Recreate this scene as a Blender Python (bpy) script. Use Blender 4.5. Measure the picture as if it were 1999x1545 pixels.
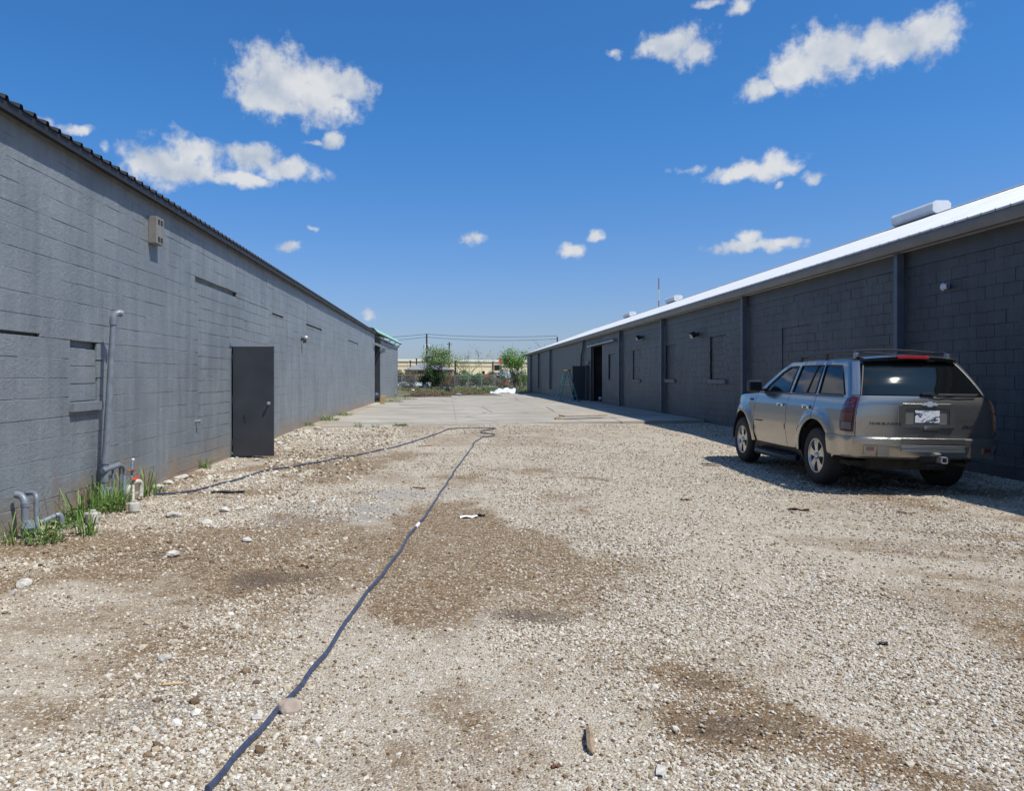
import bpy, bmesh, math, random
import numpy as np
from mathutils import Vector, Matrix, Euler
from mathutils.geometry import delaunay_2d_cdt
R = math.radians
for o in list(bpy.data.objects): bpy.data.objects.remove(o)
scene = bpy.context.scene
COL = scene.collection

# ------------------------------------------------------------------ camera
F, CX, CY, CH = 1500.0, 875.0, 738.0, 1.5       # photo: focal length in px, vanishing point, eye height
cam_d = bpy.data.cameras.new('camera'); cam = bpy.data.objects.new('camera', cam_d); COL.objects.link(cam)
cam.location = (0, 0, CH); cam.rotation_euler = (R(90), 0, 0)
cam_d.sensor_width = 36; cam_d.lens = F/1999*36
cam_d.shift_x = (999.5-CX)/1999; cam_d.shift_y = -(772.5-CY)/1999
cam_d.clip_start = .05; cam_d.clip_end = 5000
scene.camera = cam
scene.cycles.max_bounces = 7; scene.cycles.diffuse_bounces = 2; scene.cycles.glossy_bounces = 3
# ------------------------------------------------------------------ sun direction (towards the sun)
SUN = Vector((1, -.66, 2.12)).normalized()
sun_d = bpy.data.lights.new('sun', 'SUN'); sun = bpy.data.objects.new('sun', sun_d); COL.objects.link(sun)
sun_d.energy = 5.0; sun_d.angle = R(.53); sun_d.color = (1, .955, .875)
sun.location = (20, -15, 40); sun.rotation_euler = SUN.to_track_quat('Z', 'Y').to_euler()
scene.view_settings.view_transform = 'Standard'; scene.view_settings.look = 'None'
scene.view_settings.exposure = 0.0; scene.view_settings.gamma = 1.0
# ------------------------------------------------------------------ world: sky with fair-weather clouds
def make_world():
    w = bpy.data.worlds.new('World'); scene.world = w; w.use_nodes = True
    nt = w.node_tree; nt.nodes.clear(); N = nt.nodes; Lk = nt.links.new
    def nd(t, **k):
        n = N.new(t)
        for a, b in k.items(): setattr(n, a, b)
        return n
    def mth(op, a, b=None, c=None, clamp=False):
        n = nd('ShaderNodeMath', operation=op, use_clamp=clamp)
        for i, v in enumerate((a, b, c)):
            if v is None: continue
            if isinstance(v, (int, float)): n.inputs[i].default_value = v
            else: Lk(v, n.inputs[i])
        return n.outputs[0]
    sky = nd('ShaderNodeTexSky', sky_type='NISHITA'); sky.sun_disc = False
    sky.sun_elevation = math.asin(SUN.z); sky.sun_rotation = math.atan2(SUN.x, SUN.y)
    sky.air_density = 1.0; sky.dust_density = .6; sky.ozone_density = 1.2; sky.altitude = 10
    hs = nd('ShaderNodeMix', data_type='RGBA', blend_type='MULTIPLY'); hs.inputs[0].default_value = 1
    Lk(sky.outputs[0], hs.inputs[6])
    tc = nd('ShaderNodeTexCoord'); sp = nd('ShaderNodeSeparateXYZ'); Lk(tc.outputs['Generated'], sp.inputs[0])
    az = mth('ARCTAN2', sp.outputs[0], sp.outputs[1]); el = mth('ARCSINE', sp.outputs[2])
    # clear deep blue overhead, paler and hazier towards the horizon
    hz = nd('ShaderNodeMapRange', interpolation_type='SMOOTHSTEP'); Lk(el, hz.inputs[0]); hz.inputs[1].default_value = -.02; hz.inputs[2].default_value = .36
    tn = nd('ShaderNodeMix', data_type='RGBA'); Lk(hz.outputs[0], tn.inputs[0]); tn.inputs[6].default_value = (.80, .92, 1.34, 1); tn.inputs[7].default_value = (.42, 1.03, 1.66, 1); Lk(tn.outputs[2], hs.inputs[7])
    cb = nd('ShaderNodeCombineXYZ'); Lk(az, cb.inputs[0]); Lk(el, cb.inputs[1])
    def noise(vec, sc, det, rough=.55, off=None):
        n = nd('ShaderNodeTexNoise', noise_dimensions='2D'); n.inputs['Scale'].default_value = sc
        n.inputs['Detail'].default_value = det; n.inputs['Roughness'].default_value = rough
        if off:
            v = nd('ShaderNodeVectorMath', operation='ADD'); Lk(vec, v.inputs[0]); v.inputs[1].default_value = off; vec = v.outputs[0]
        Lk(vec, n.inputs['Vector']); return n
    wp = noise(cb.outputs[0], 26, 3)
    ws = nd('ShaderNodeVectorMath', operation='MULTIPLY_ADD'); Lk(wp.outputs['Color'], ws.inputs[0])
    ws.inputs[1].default_value = (.026, .018, 0); ws.inputs[2].default_value = (-.013, -.009, 0)
    wa = nd('ShaderNodeVectorMath', operation='ADD'); Lk(cb.outputs[0], wa.inputs[0]); Lk(ws.outputs[0], wa.inputs[1])
    P = wa.outputs[0]
    px = [(540,160,75,56),(620,178,85,48),(685,172,45,33),(500,185,42,36),(545,205,66,20),(640,200,60,14),
          (300,318,60,38),(372,300,55,30),(345,332,72,22),(490,308,55,22),(560,332,60,20),(475,349,60,13),
          (650,268,17,20),(615,279,24,5),(150,255,34,10),(85,240,24,12),(205,288,12,12),
          (1320,86,62,24),(1268,95,30,12),(1352,102,32,22),(1197,105,14,9),
          (1550,130,52,36),(1625,105,80,42),(1720,92,80,34),(1812,62,58,40),(1482,176,32,18),
          (1455,335,70,15),(1520,322,44,20),(1583,346,21,12),(1350,331,30,8),(1527,357,10,6),
          (1470,482,70,11),(1470,468,22,15),(1530,472,32,9),
          (1118,488,24,13),(1162,460,20,12),(920,466,24,12),(560,482,36,9),(610,444,12,5),(715,613,22,11),
          (1445,8,24,14),(1375,3,40,7)]
    lobes = []
    faint = {(650,268):.55, (615,279):.6, (150,255):.5, (85,240):.55, (205,288):.7, (1197,105):.65, (1350,331):.6, (1527,357):.7, (1583,346):.5, (920,466):.72, (560,482):.62, (610,444):.75, (715,613):.72, (1445,8):.5, (1375,3):.6, (1118,488):.4, (1162,460):.4}; bias = []
    for (x, y, rx, ry) in px:
        bias.append(faint.get((x, y), 0))
        dx, dz = x-CX, CY-y; hyp = math.hypot(F, dx); a = math.atan2(dx, F); e = math.atan2(dz, hyp)
        lobes.append((a, e, 1.12*rx*F/hyp**2, 1.15*ry/hyp))
    cur = None
    for (a, e, ra, re), bi in zip(lobes, bias):
        v = nd('ShaderNodeVectorMath', operation='MULTIPLY_ADD'); Lk(P, v.inputs[0])
        v.inputs[1].default_value = (1/ra, 1/re, 0); v.inputs[2].default_value = (-a/ra, -e/re, bi)
        l = nd('ShaderNodeVectorMath', operation='LENGTH'); Lk(v.outputs[0], l.inputs[0])
        if cur is None: cur = l.outputs['Value']
        else:
            m = nd('ShaderNodeMath', operation='MINIMUM'); Lk(cur, m.inputs[0]); Lk(l.outputs['Value'], m.inputs[1]); cur = m.outputs[0]
    # the same kind of cloud goes on round the rest of the horizon, outside the part mapped above
    big = noise(cb.outputs[0], 5.5, 2, .5); out_ = nd('ShaderNodeMapRange'); Lk(mth('ABSOLUTE', az), out_.inputs[0])
    out_.inputs[1].default_value = .70; out_.inputs[2].default_value = .78; out_.inputs[3].default_value = 3; out_.inputs[4].default_value = 0
    cur = mth('MINIMUM', cur, mth('ADD', mth('SUBTRACT', 6.6, mth('MULTIPLY', big.outputs[0], 9.0)), out_.outputs[0]))
    n1 = noise(cb.outputs[0], 42, 7, .6)
    dens = mth('ADD', mth('SUBTRACT', 1.22, cur), mth('MULTIPLY', mth('SUBTRACT', n1.outputs[0], .5), 1.65))
    mr = nd('ShaderNodeMapRange', interpolation_type='SMOOTHSTEP'); Lk(dens, mr.inputs[0])
    mr.inputs[1].default_value = -.05; mr.inputs[2].default_value = .82; mr.inputs[3].default_value = 0; mr.inputs[4].default_value = .95
    a1 = noise(cb.outputs[0], 17, 4, .5); a2 = noise(cb.outputs[0], 17, 4, .5, off=(-.006, -.018, 0))
    rel = mth('ADD', mth('MULTIPLY', mth('SUBTRACT', a1.outputs[0], a2.outputs[0]), 2.4), .68, clamp=True)
    ramp = nd('ShaderNodeMix', data_type='RGBA')
    ramp.inputs[6].default_value = (5.2, 6.0, 7.2, 1); ramp.inputs[7].default_value = (8.6, 8.8, 9.0, 1); Lk(rel, ramp.inputs[0])
    mx = nd('ShaderNodeMix', data_type='RGBA'); Lk(mr.outputs[0], mx.inputs[0]); Lk(hs.outputs[2], mx.inputs[6]); Lk(ramp.outputs[2], mx.inputs[7])
    bg = nd('ShaderNodeBackground'); bg.inputs['Strength'].default_value = .086; Lk(mx.outputs[2], bg.inputs[0])
    out = nd('ShaderNodeOutputWorld'); Lk(bg.outputs[0], out.inputs[0])
make_world()
scene.world.cycles.sampling_method = 'MANUAL'; scene.world.cycles.sample_map_resolution = 256

# ------------------------------------------------------------------ helpers
def sm(a, b, t):
    t = np.clip((t-a)/(b-a), 0, 1); return t*t*(3-2*t)
rs = np.random.RandomState(11)
_tab = rs.rand(256, 256)
def vnoise(x, y):
    x = np.asarray(x, float); y = np.asarray(y, float)
    xi = np.floor(x).astype(int); yi = np.floor(y).astype(int); fx = x-xi; fy = y-yi
    fx = fx*fx*(3-2*fx); fy = fy*fy*(3-2*fy)
    t = lambda a, b: _tab[a & 255, b & 255]
    return (t(xi, yi)*(1-fx)+t(xi+1, yi)*fx)*(1-fy)+(t(xi, yi+1)*(1-fx)+t(xi+1, yi+1)*fx)*fy
def fbm(x, y, o=4):
    s = 0; a = .5
    for i in range(o): s = s+a*vnoise(x*2**i+17*i, y*2**i+5*i); a *= .5
    return s/(1-.5**o)
def gz(x, y):                                   # height of the ground
    x = np.asarray(x, float); y = np.asarray(y, float)
    z = .11*sm(14.5, 21, y)*(1-sm(50, 76, y))*(1-.75*sm(1.5, 7.5, x)*(1-sm(25.5, 28, y)))
    near = (1-sm(24, 30, y))
    z = z+near*((fbm(x*.55, y*.55, 3)-.5)*.05+(fbm(x*2.2+40, y*2.2, 3)-.5)*.018)*(.35+.65*sm(0, .8, np.minimum(x+4.1, 8.5-x)))
    return z
def gpx(px, py, zoff=0.0):                      # photo pixel -> point on the ground
    Y = F*CH/max(py-CY, 4)
    for i in range(6):
        X = (px-CX)/F*Y; Y = F*(CH-float(gz(X, Y))-zoff)/max(py-CY, 4)
    X = (px-CX)/F*Y
    return Vector((X, Y, float(gz(X, Y))+zoff))
def at(px, py, Y): return Vector(((px-CX)/F*Y, Y, CH+(CY-py)/F*Y))
class MB:
    def __init__(s): s.v = []; s.f = []
    def add(s, vs, fs):
        n = len(s.v); s.v += [tuple(v) for v in vs]; s.f += [tuple(i+n for i in f) for f in fs]; return s
    def box(s, x0, x1, y0, y1, z0, z1):
        return s.add([(x0,y0,z0),(x1,y0,z0),(x1,y1,z0),(x0,y1,z0),(x0,y0,z1),(x1,y0,z1),(x1,y1,z1),(x0,y1,z1)],
                     [(3,2,1,0),(4,5,6,7),(0,1,5,4),(1,2,6,5),(2,3,7,6),(3,0,4,7)])
    def cbox(s, c, d, rot=None, bev=0):
        hx, hy, hz = d[0]/2, d[1]/2, d[2]/2
        if bev:
            b = min(bev, hx*.9, hy*.9, hz*.9); bm = bmesh.new(); bmesh.ops.create_cube(bm, size=1)
            for v in bm.verts: v.co = Vector((v.co.x*d[0], v.co.y*d[1], v.co.z*d[2]))
            bmesh.ops.bevel(bm, geom=list(bm.edges), offset=b, segments=2, affect='EDGES', profile=.6)
            bm.verts.index_update(); vs = [v.co.copy() for v in bm.verts]; fs = [[v.index for v in f.verts] for f in bm.faces]; bm.free()
        else:
            vs = [Vector((a*hx, b_*hy, c_*hz)) for c_ in (-1,1) for b_ in (-1,1) for a in (-1,1)]
            fs = [(0,2,3,1),(4,5,7,6),(0,1,5,4),(1,3,7,5),(3,2,6,7),(2,0,4,6)]
        m = rot if rot is not None else Matrix.Identity(3)
        return s.add([m @ v + Vector(c) for v in vs], fs)
    def tube(s, pts, r, n=8, cap=True, up=None):
        pts = [Vector(p) for p in pts]; k = len(pts); rr = r if isinstance(r, (list, tuple)) else [r]*k
        T = [(pts[min(i+1, k-1)]-pts[max(i-1, 0)]).normalized() for i in range(k)]
        a = Vector((0,0,1)) if abs(T[0].z) < .9 else Vector((1,0,0))
        nrm = (a-T[0]*a.dot(T[0])).normalized(); vs = []
        for i in range(k):
            nrm = (nrm-T[i]*nrm.dot(T[i])); nrm = nrm.normalized() if nrm.length > 1e-6 else T[i].orthogonal().normalized()
            b = T[i].cross(nrm)
            for j in range(n):
                t = 2*math.pi*j/n; vs.append(pts[i]+(nrm*math.cos(t)+b*math.sin(t))*rr[i])
        fs = [(i*n+j, i*n+(j+1) % n, (i+1)*n+(j+1) % n, (i+1)*n+j) for i in range(k-1) for j in range(n)]
        if cap: fs += [tuple(range(n-1, -1, -1)), tuple((k-1)*n+j for j in range(n))]
        return s.add(vs, fs)
    def lathe(s, prof, n=24, axis='Z', c=(0,0,0)):
        c = Vector(c); vs = []
        for (r, h) in prof:
            for j in range(n):
                t = 2*math.pi*j/n; a, b = r*math.cos(t), r*math.sin(t)
                vs.append(c+(Vector((a, b, h)) if axis == 'Z' else Vector((h, a, b)) if axis == 'X' else Vector((b, h, a))))
        k = len(prof)
        fs = [(i*n+j, i*n+(j+1) % n, (i+1)*n+(j+1) % n, (i+1)*n+j) for i in range(k-1) for j in range(n)]
        return s.add(vs, fs)
    def grid(s, fn, nu, nv):
        vs = [fn(i/nu, j/nv) for j in range(nv+1) for i in range(nu+1)]
        fs = [(j*(nu+1)+i, j*(nu+1)+i+1, (j+1)*(nu+1)+i+1, (j+1)*(nu+1)+i) for j in range(nv) for i in range(nu)]
        return s.add(vs, fs)
    def prism(s, poly, d):                       # poly: list of 3D points, d: extrusion vector
        n = len(poly); d = Vector(d); a = [Vector(p) for p in poly]
        return s.add(a+[p+d for p in a], [tuple(range(n-1, -1, -1)), tuple(range(n, 2*n))]+[(i, (i+1) % n, n+(i+1) % n, n+i) for i in range(n)])
    def build(s, name, mat, parent=None, smooth=False, local=False):
        me = bpy.data.meshes.new(name); vs = s.v
        o = bpy.data.objects.new(name, me); off = Vector((0,0,0))
        if parent is not None:
            o.parent = parent
            if not local: off = world_loc(parent)
        else:
            a = np.array(vs); off = Vector(((a[:,0].min()+a[:,0].max())/2, (a[:,1].min()+a[:,1].max())/2, a[:,2].min())); o.location = off
        me.from_pydata([(v[0]-off.x, v[1]-off.y, v[2]-off.z) for v in vs], [], s.f); me.update()
        if mat: me.materials.append(mat)
        bm = bmesh.new(); bm.from_mesh(me); bmesh.ops.recalc_face_normals(bm, faces=bm.faces); bm.to_mesh(me); bm.free()
        if smooth:
            me.polygons.foreach_set('use_smooth', [True]*len(me.polygons)); me.set_sharp_from_angle(angle=R(smooth if smooth > 1 else 40))
        COL.objects.link(o); return o
def world_loc(o):
    v = Vector((0,0,0))
    while o is not None: v += o.location; o = o.parent
    return v
def thing(name, label, cat, loc=(0,0,0), rot=(0,0,0), group=None):
    o = bpy.data.objects.new(name, None); COL.objects.link(o); o.location = loc; o.rotation_euler = rot
    o.empty_display_size = .2; return tag(o, label, cat, group)
def tag(o, label=None, cat=None, group=None, kind=None):
    if label: o['label'] = label
    if cat: o['category'] = cat
    if group: o['group'] = group
    if kind: o['kind'] = kind
    return o
def inst(name, me, parent, loc, rot=(0,0,0), sc=None):
    o = bpy.data.objects.new(name, me); COL.objects.link(o); o.parent = parent; o.location = loc; o.rotation_euler = rot
    if sc: o.scale = sc
    return o
# ------------------------------------------------------------------ materials
def mat(name, col=(.5,.5,.5), rough=.6, metal=0, var=0, vscale=8, bump=0, bscale=60, spec=.5, coat=0, var2=None, streak=0):
    m = bpy.data.materials.new(name); m.use_nodes = True; nt = m.node_tree; b = nt.nodes['Principled BSDF']; Lk = nt.links.new
    b.inputs['Base Color'].default_value = (*col, 1); b.inputs['Roughness'].default_value = rough; b.inputs['Metallic'].default_value = metal
    b.inputs['Specular IOR Level'].default_value = spec; b.inputs['Coat Weight'].default_value = coat
    if var or bump or var2:
        g = nt.nodes.new('ShaderNodeNewGeometry')
    if var or var2:
        mp = nt.nodes.new('ShaderNodeVectorMath'); mp.operation = 'MULTIPLY'; mp.inputs[1].default_value = (1, 1, 1-streak) ; Lk(g.outputs['Position'], mp.inputs[0])
        n = nt.nodes.new('ShaderNodeTexNoise'); n.inputs['Scale'].default_value = vscale; n.inputs['Detail'].default_value = 6; Lk(mp.outputs[0], n.inputs['Vector'])
        mr = nt.nodes.new('ShaderNodeMapRange'); mr.inputs[1].default_value = .3; mr.inputs[2].default_value = .7; Lk(n.outputs[0], mr.inputs[0])
        mx = nt.nodes.new('ShaderNodeMix'); mx.data_type = 'RGBA'; Lk(mr.outputs[0], mx.inputs[0])
        c2 = var2 or tuple(min(1, c*(1+var)) for c in col); c1 = col if var2 else tuple(c*(1-var) for c in col)
        mx.inputs[6].default_value = (*c1, 1); mx.inputs[7].default_value = (*c2, 1); Lk(mx.outputs[2], b.inputs['Base Color'])
    if bump:
        n2 = nt.nodes.new('ShaderNodeTexNoise'); n2.inputs['Scale'].default_value = bscale; n2.inputs['Detail'].default_value = 5; Lk(g.outputs['Position'], n2.inputs['Vector'])
        bp = nt.nodes.new('ShaderNodeBump'); bp.inputs['Strength'].default_value = bump; bp.inputs['Distance'].default_value = .01
        Lk(n2.outputs[0], bp.inputs['Height']); Lk(bp.outputs[0], b.inputs['Normal'])
    return m
def nodes_of(m): return m.node_tree.nodes, m.node_tree.links.new, m.node_tree.nodes['Principled BSDF']
def wall_mat(name, c1, c2, splash, bump=.5):
    m = mat(name, c1, .42); N, Lk, b = nodes_of(m)
    g = N.new('ShaderNodeNewGeometry')
    def noi(sc, det, vec=None, rough=.55):
        n = N.new('ShaderNodeTexNoise'); n.inputs['Scale'].default_value = sc; n.inputs['Detail'].default_value = det; n.inputs['Roughness'].default_value = rough
        Lk(vec or g.outputs['Position'], n.inputs['Vector']); return n.outputs[0]
    st = N.new('ShaderNodeVectorMath'); st.operation = 'MULTIPLY'; st.inputs[1].default_value = (1, 5, .5); Lk(g.outputs['Position'], st.inputs[0])
    a = noi(1.1, 6); s_ = noi(1.0, 5, st.outputs[0])
    ad = N.new('ShaderNodeMath'); ad.operation = 'ADD'; Lk(a, ad.inputs[0]); Lk(s_, ad.inputs[1])
    mr = N.new('ShaderNodeMapRange'); mr.inputs[1].default_value = .72; mr.inputs[2].default_value = 1.28; Lk(ad.outputs[0], mr.inputs[0])
    mx = N.new('ShaderNodeMix'); mx.data_type = 'RGBA'; mx.inputs[6].default_value = (*c1, 1); mx.inputs[7].default_value = (*c2, 1); Lk(mr.outputs[0], mx.inputs[0])
    # mud splashed up from the ground
    sp = N.new('ShaderNodeSeparateXYZ'); Lk(g.outputs['Position'], sp.inputs[0])
    h = N.new('ShaderNodeMath'); h.operation = 'MULTIPLY_ADD'; Lk(noi(1.7, 4), h.inputs[0]); h.inputs[1].default_value = 1.25; h.inputs[2].default_value = -.22
    d = N.new('ShaderNodeMath'); d.operation = 'SUBTRACT'; Lk(h.outputs[0], d.inputs[0]); Lk(sp.outputs[2], d.inputs[1])
    m2 = N.new('ShaderNodeMapRange'); m2.inputs[1].default_value = -.05; m2.inputs[2].default_value = .45; m2.inputs[4].default_value = splash; Lk(d.outputs[0], m2.inputs[0])
    mx2 = N.new('ShaderNodeMix'); mx2.data_type = 'RGBA'; mx2.inputs[7].default_value = (.30, .215, .145, 1); Lk(mx.outputs[2], mx2.inputs[6]); Lk(m2.outputs[0], mx2.inputs[0])
    Lk(mx2.outputs[2], b.inputs['Base Color'])
    f = N.new('ShaderNodeMath'); f.operation = 'MULTIPLY_ADD'; Lk(noi(22, 6, rough=.65), f.inputs[0]); f.inputs[1].default_value = 1.2
    f3 = N.new('ShaderNodeMath'); f3.operation = 'MULTIPLY_ADD'; Lk(noi(7, 4), f3.inputs[0]); f3.inputs[1].default_value = .9; Lk(noi(110, 3), f3.inputs[2]); Lk(f3.outputs[0], f.inputs[2])
    bp = N.new('ShaderNodeBump'); bp.inputs['Strength'].default_value = bump; bp.inputs['Distance'].default_value = .011; Lk(f.outputs[0], bp.inputs['Height']); Lk(bp.outputs[0], b.inputs['Normal'])
    return m
M = {}
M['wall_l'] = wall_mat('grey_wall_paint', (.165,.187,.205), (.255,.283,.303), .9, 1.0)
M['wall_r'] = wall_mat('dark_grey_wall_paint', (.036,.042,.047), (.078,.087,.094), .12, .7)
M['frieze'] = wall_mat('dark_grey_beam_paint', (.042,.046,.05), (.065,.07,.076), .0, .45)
M['trim_dark'] = mat('charcoal_trim', (.035,.04,.048), .5, var=.3, vscale=3)
M['eave_dark'] = mat('shaded_eave_steel', (.02,.02,.021), .55, var=.3, vscale=4)  # near-black: shadow under the eave is put into the colour
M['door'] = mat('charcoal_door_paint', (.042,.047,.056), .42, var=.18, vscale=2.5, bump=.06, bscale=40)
M['pipe'] = mat('grey_painted_pipe', (.17,.195,.225), .38, var=.2, vscale=14, bump=.08)
M['white_pvc'] = mat('white_plastic_pipe', (.50,.48,.41), .45, var=.18, vscale=30, bump=.1)
M['blue_pvc'] = mat('blue_primer_pipe', (.06,.14,.33), .4, var2=(.35,.42,.5), vscale=60)
M['brass'] = mat('brass_valve', (.55,.33,.15), .35, .8)
M['red'] = mat('red_handle', (.55,.06,.03), .4)
M['beige_box'] = mat('beige_vent_paint', (.21,.20,.178), .55, var=.12, vscale=10)
M['dark'] = mat('dark_gap', (.012,.012,.014), .8)
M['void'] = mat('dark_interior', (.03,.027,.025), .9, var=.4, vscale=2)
M['wood_int'] = mat('brown_interior_wood', (.11,.07,.05), .8, var=.3, vscale=3)
M['white_roof'] = mat('white_metal_roof', (.60,.615,.62), .45, var=.10, vscale=2)
M['gutter'] = mat('dull_grey_gutter', (.19,.19,.183), .5, var=.15, vscale=2.5)
M['vent_white'] = mat('white_vent_paint', (.72,.73,.74), .45, var=.06, vscale=4)
M['spout'] = mat('blue_grey_downspout', (.095,.115,.145), .42, var=.15, vscale=3)
M['galv'] = mat('galvanised_steel', (.42,.43,.44), .45, .6, var=.15, vscale=12)
M['green_roof'] = mat('pale_green_metal_roof', (.30,.55,.40), .4, var=.08, vscale=5)
def concrete_mat():
    m = mat('stained_concrete', (.34,.31,.26), .88, spec=.3); N, Lk, b = nodes_of(m); g = N.new('ShaderNodeNewGeometry')
    def noi(sc, det, v=(1,1,1), rough=.6):
        k = N.new('ShaderNodeVectorMath'); k.operation = 'MULTIPLY'; k.inputs[1].default_value = v; Lk(g.outputs['Position'], k.inputs[0])
        n = N.new('ShaderNodeTexNoise'); n.inputs['Scale'].default_value = sc; n.inputs['Detail'].default_value = det; n.inputs['Roughness'].default_value = rough; Lk(k.outputs[0], n.inputs['Vector']); return n.outputs[0]
    def lay(prev, f, a, c, col, k=1):
        r = N.new('ShaderNodeMapRange'); r.inputs[1].default_value = a; r.inputs[2].default_value = c; r.inputs[4].default_value = k; Lk(f, r.inputs[0]); x = N.new('ShaderNodeMix'); x.data_type = 'RGBA'; Lk(r.outputs[0], x.inputs[0])
        if isinstance(prev, tuple): x.inputs[6].default_value = (*prev, 1)
        else: Lk(prev, x.inputs[6])
        x.inputs[7].default_value = (*col, 1); return x.outputs[2]
    c = lay((.30,.272,.225), noi(.5, 6), .35, .65, (.42,.385,.325))
    c = lay(c, noi(.9, 5, (.12, 1, 1)), .52, .72, (.235,.215,.185), .75)     # run-off streaks across the alley
    c = lay(c, noi(2.2, 6), .58, .74, (.20,.18,.155), .6); c = lay(c, noi(.35, 4, (1, .3, 1)), .55, .7, (.33,.26,.18), .6)
    vo = N.new('ShaderNodeTexVoronoi'); vo.feature = 'DISTANCE_TO_EDGE'; vo.inputs['Scale'].default_value = .22; Lk(g.outputs['Position'], vo.inputs['Vector']); r = N.new('ShaderNodeMapRange'); r.inputs[1].default_value = .008; r.inputs[2].default_value = .0; Lk(vo.outputs[0], r.inputs[0]); x = N.new('ShaderNodeMix'); x.data_type = 'RGBA'; Lk(r.outputs[0], x.inputs[0]); Lk(c, x.inputs[6]); x.inputs[7].default_value = (.10,.09,.075,1)
    Lk(x.outputs[2], b.inputs['Base Color']); bp = N.new('ShaderNodeBump'); bp.inputs['Strength'].default_value = .3; bp.inputs['Distance'].default_value = .01; Lk(noi(45, 4), bp.inputs['Height']); Lk(bp.outputs[0], b.inputs['Normal']); return m
M['concrete'] = concrete_mat()
M['sill'] = mat('bounce_lit_grey_sill', (.17,.175,.175), .7, var=.2, vscale=6, bump=.3)  # paler than the wall: bounced light is put into the sill colour
M['hose'] = mat('navy_hose_rubber', (.045,.058,.10), .38, var=.25, vscale=30)
M['tape'] = mat('white_tape', (.75,.74,.72), .5)
M['rock'] = mat('pale_limestone', (.48,.45,.40), .85, var=.3, vscale=18, bump=.4, bscale=60)
M['stick'] = mat('weathered_wood', (.30,.22,.14), .85, var=.4, vscale=25, bump=.4)
M['plank'] = mat('sandy_old_plank', (.38,.31,.23), .85, var=.25, vscale=14, bump=.3)
M['plywood'] = mat('bare_plywood', (.56,.39,.20), .75, var=.15, vscale=10)
M['blade'] = mat('grass_blade', (.085,.17,.025), .55, var2=(.17,.27,.06), vscale=20)
M['weed'] = mat('weed_leaf', (.05,.11,.02), .6, var2=(.10,.17,.03), vscale=30)
M['straw'] = mat('dead_straw', (.33,.20,.09), .8, var=.4, vscale=30)
# ------------------------------------------------------------------ ground
def masks(X, Y):                                 # bare dirt, dark mud, grey fines on the yard
    n1 = fbm(X*.42+3, Y*.30+9, 4); n2 = fbm(X*1.3+31, Y*1.0+2, 4); n3 = fbm(X*4+11, Y*3.2+7, 3)
    dirt = .85*sm(.42, .64, n1*.55+n2*.45)
    mud = np.zeros_like(dirt); grey = np.zeros_like(dirt)
    def blob(px, py, rx, ry, k, ang=0):
        c = gpx(px, py); dx, dy = X-c.x, Y-c.y; ca, sa = math.cos(R(ang)), math.sin(R(ang))
        u, v = (dx*ca+dy*sa)/rx, (-dx*sa+dy*ca)/ry
        return k*(1-sm(.15, 1.35, np.sqrt(u*u+v*v)+(n2-.5)*1.5+(n3-.5)*1.3))
    D = [(500,1120,1.0,.8,.9,0),(300,1060,1.1,.7,.85,0),(640,1090,1.4,1.1,.62,0),(150,1070,.9,.5,.8,0),(420,1050,1.2,.6,.8,0),(330,1250,.7,.5,.6,0),
         (1050,1140,1.0,.65,.68,0),(1210,1110,.6,.4,.8,0),(900,1180,.9,.4,.5,0),(1170,938,.75,.22,.95,-55),(1380,1330,.3,.3,.9,0),
         (1420,1400,.36,.26,1,0),(1560,1420,.5,.14,.75,-40),(1680,1480,.5,.14,.75,-40),(1640,1060,1.0,.26,1,-20),(1760,1080,1.1,.24,1,-25),(1820,1040,1.2,.2,.9,-25),(1950,1180,.8,.3,.8,-25),
         (1900,1075,1.0,.24,1,-25),(1880,1130,.9,.28,.8,-25),(1700,1010,.9,.25,.6,0),(1300,1290,.5,.3,.5,0),(60,1390,.6,.3,.5,0),(250,1300,.8,.4,.5,0),
         (700,930,1.2,.8,.45,0),(1280,945,.8,.25,.6,-20),(170,1210,.9,.35,.5,20),(960,1050,1.3,.35,.42,0)]
    for d in D: dirt = np.maximum(dirt, blob(*d))
    for d in [(515,1130,.42,.34,1,0),(1000,1200,.27,.10,1,-12),(1380,1330,.16,.14,.8,0),(1410,1405,.26,.16,.9,0),(1165,935,.45,.10,.8,-55),(330,1085,.5,.18,.7,0)]: mud = np.maximum(mud, blob(*d))
    for d in [(640,995,.8,.9,1,0),(760,965,.7,.6,.8,0),(560,1020,.6,.5,.6,0),(430,1375,.4,.18,.8,20),(880,960,.5,.4,.6,0)]: grey = np.maximum(grey, blob(*d))
    dirt = np.clip(dirt+(n3-.5)*.35, 0, 1)
    pale = sm(13, 17, Y)*.85+.9*(1-sm(.4, 1.5, np.abs(X-2.5-.12*Y)-.8))*sm(4, 7, Y)
    dirt = dirt*(1-.6*np.clip(pale, 0, 1)); return dirt, mud, grey
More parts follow.
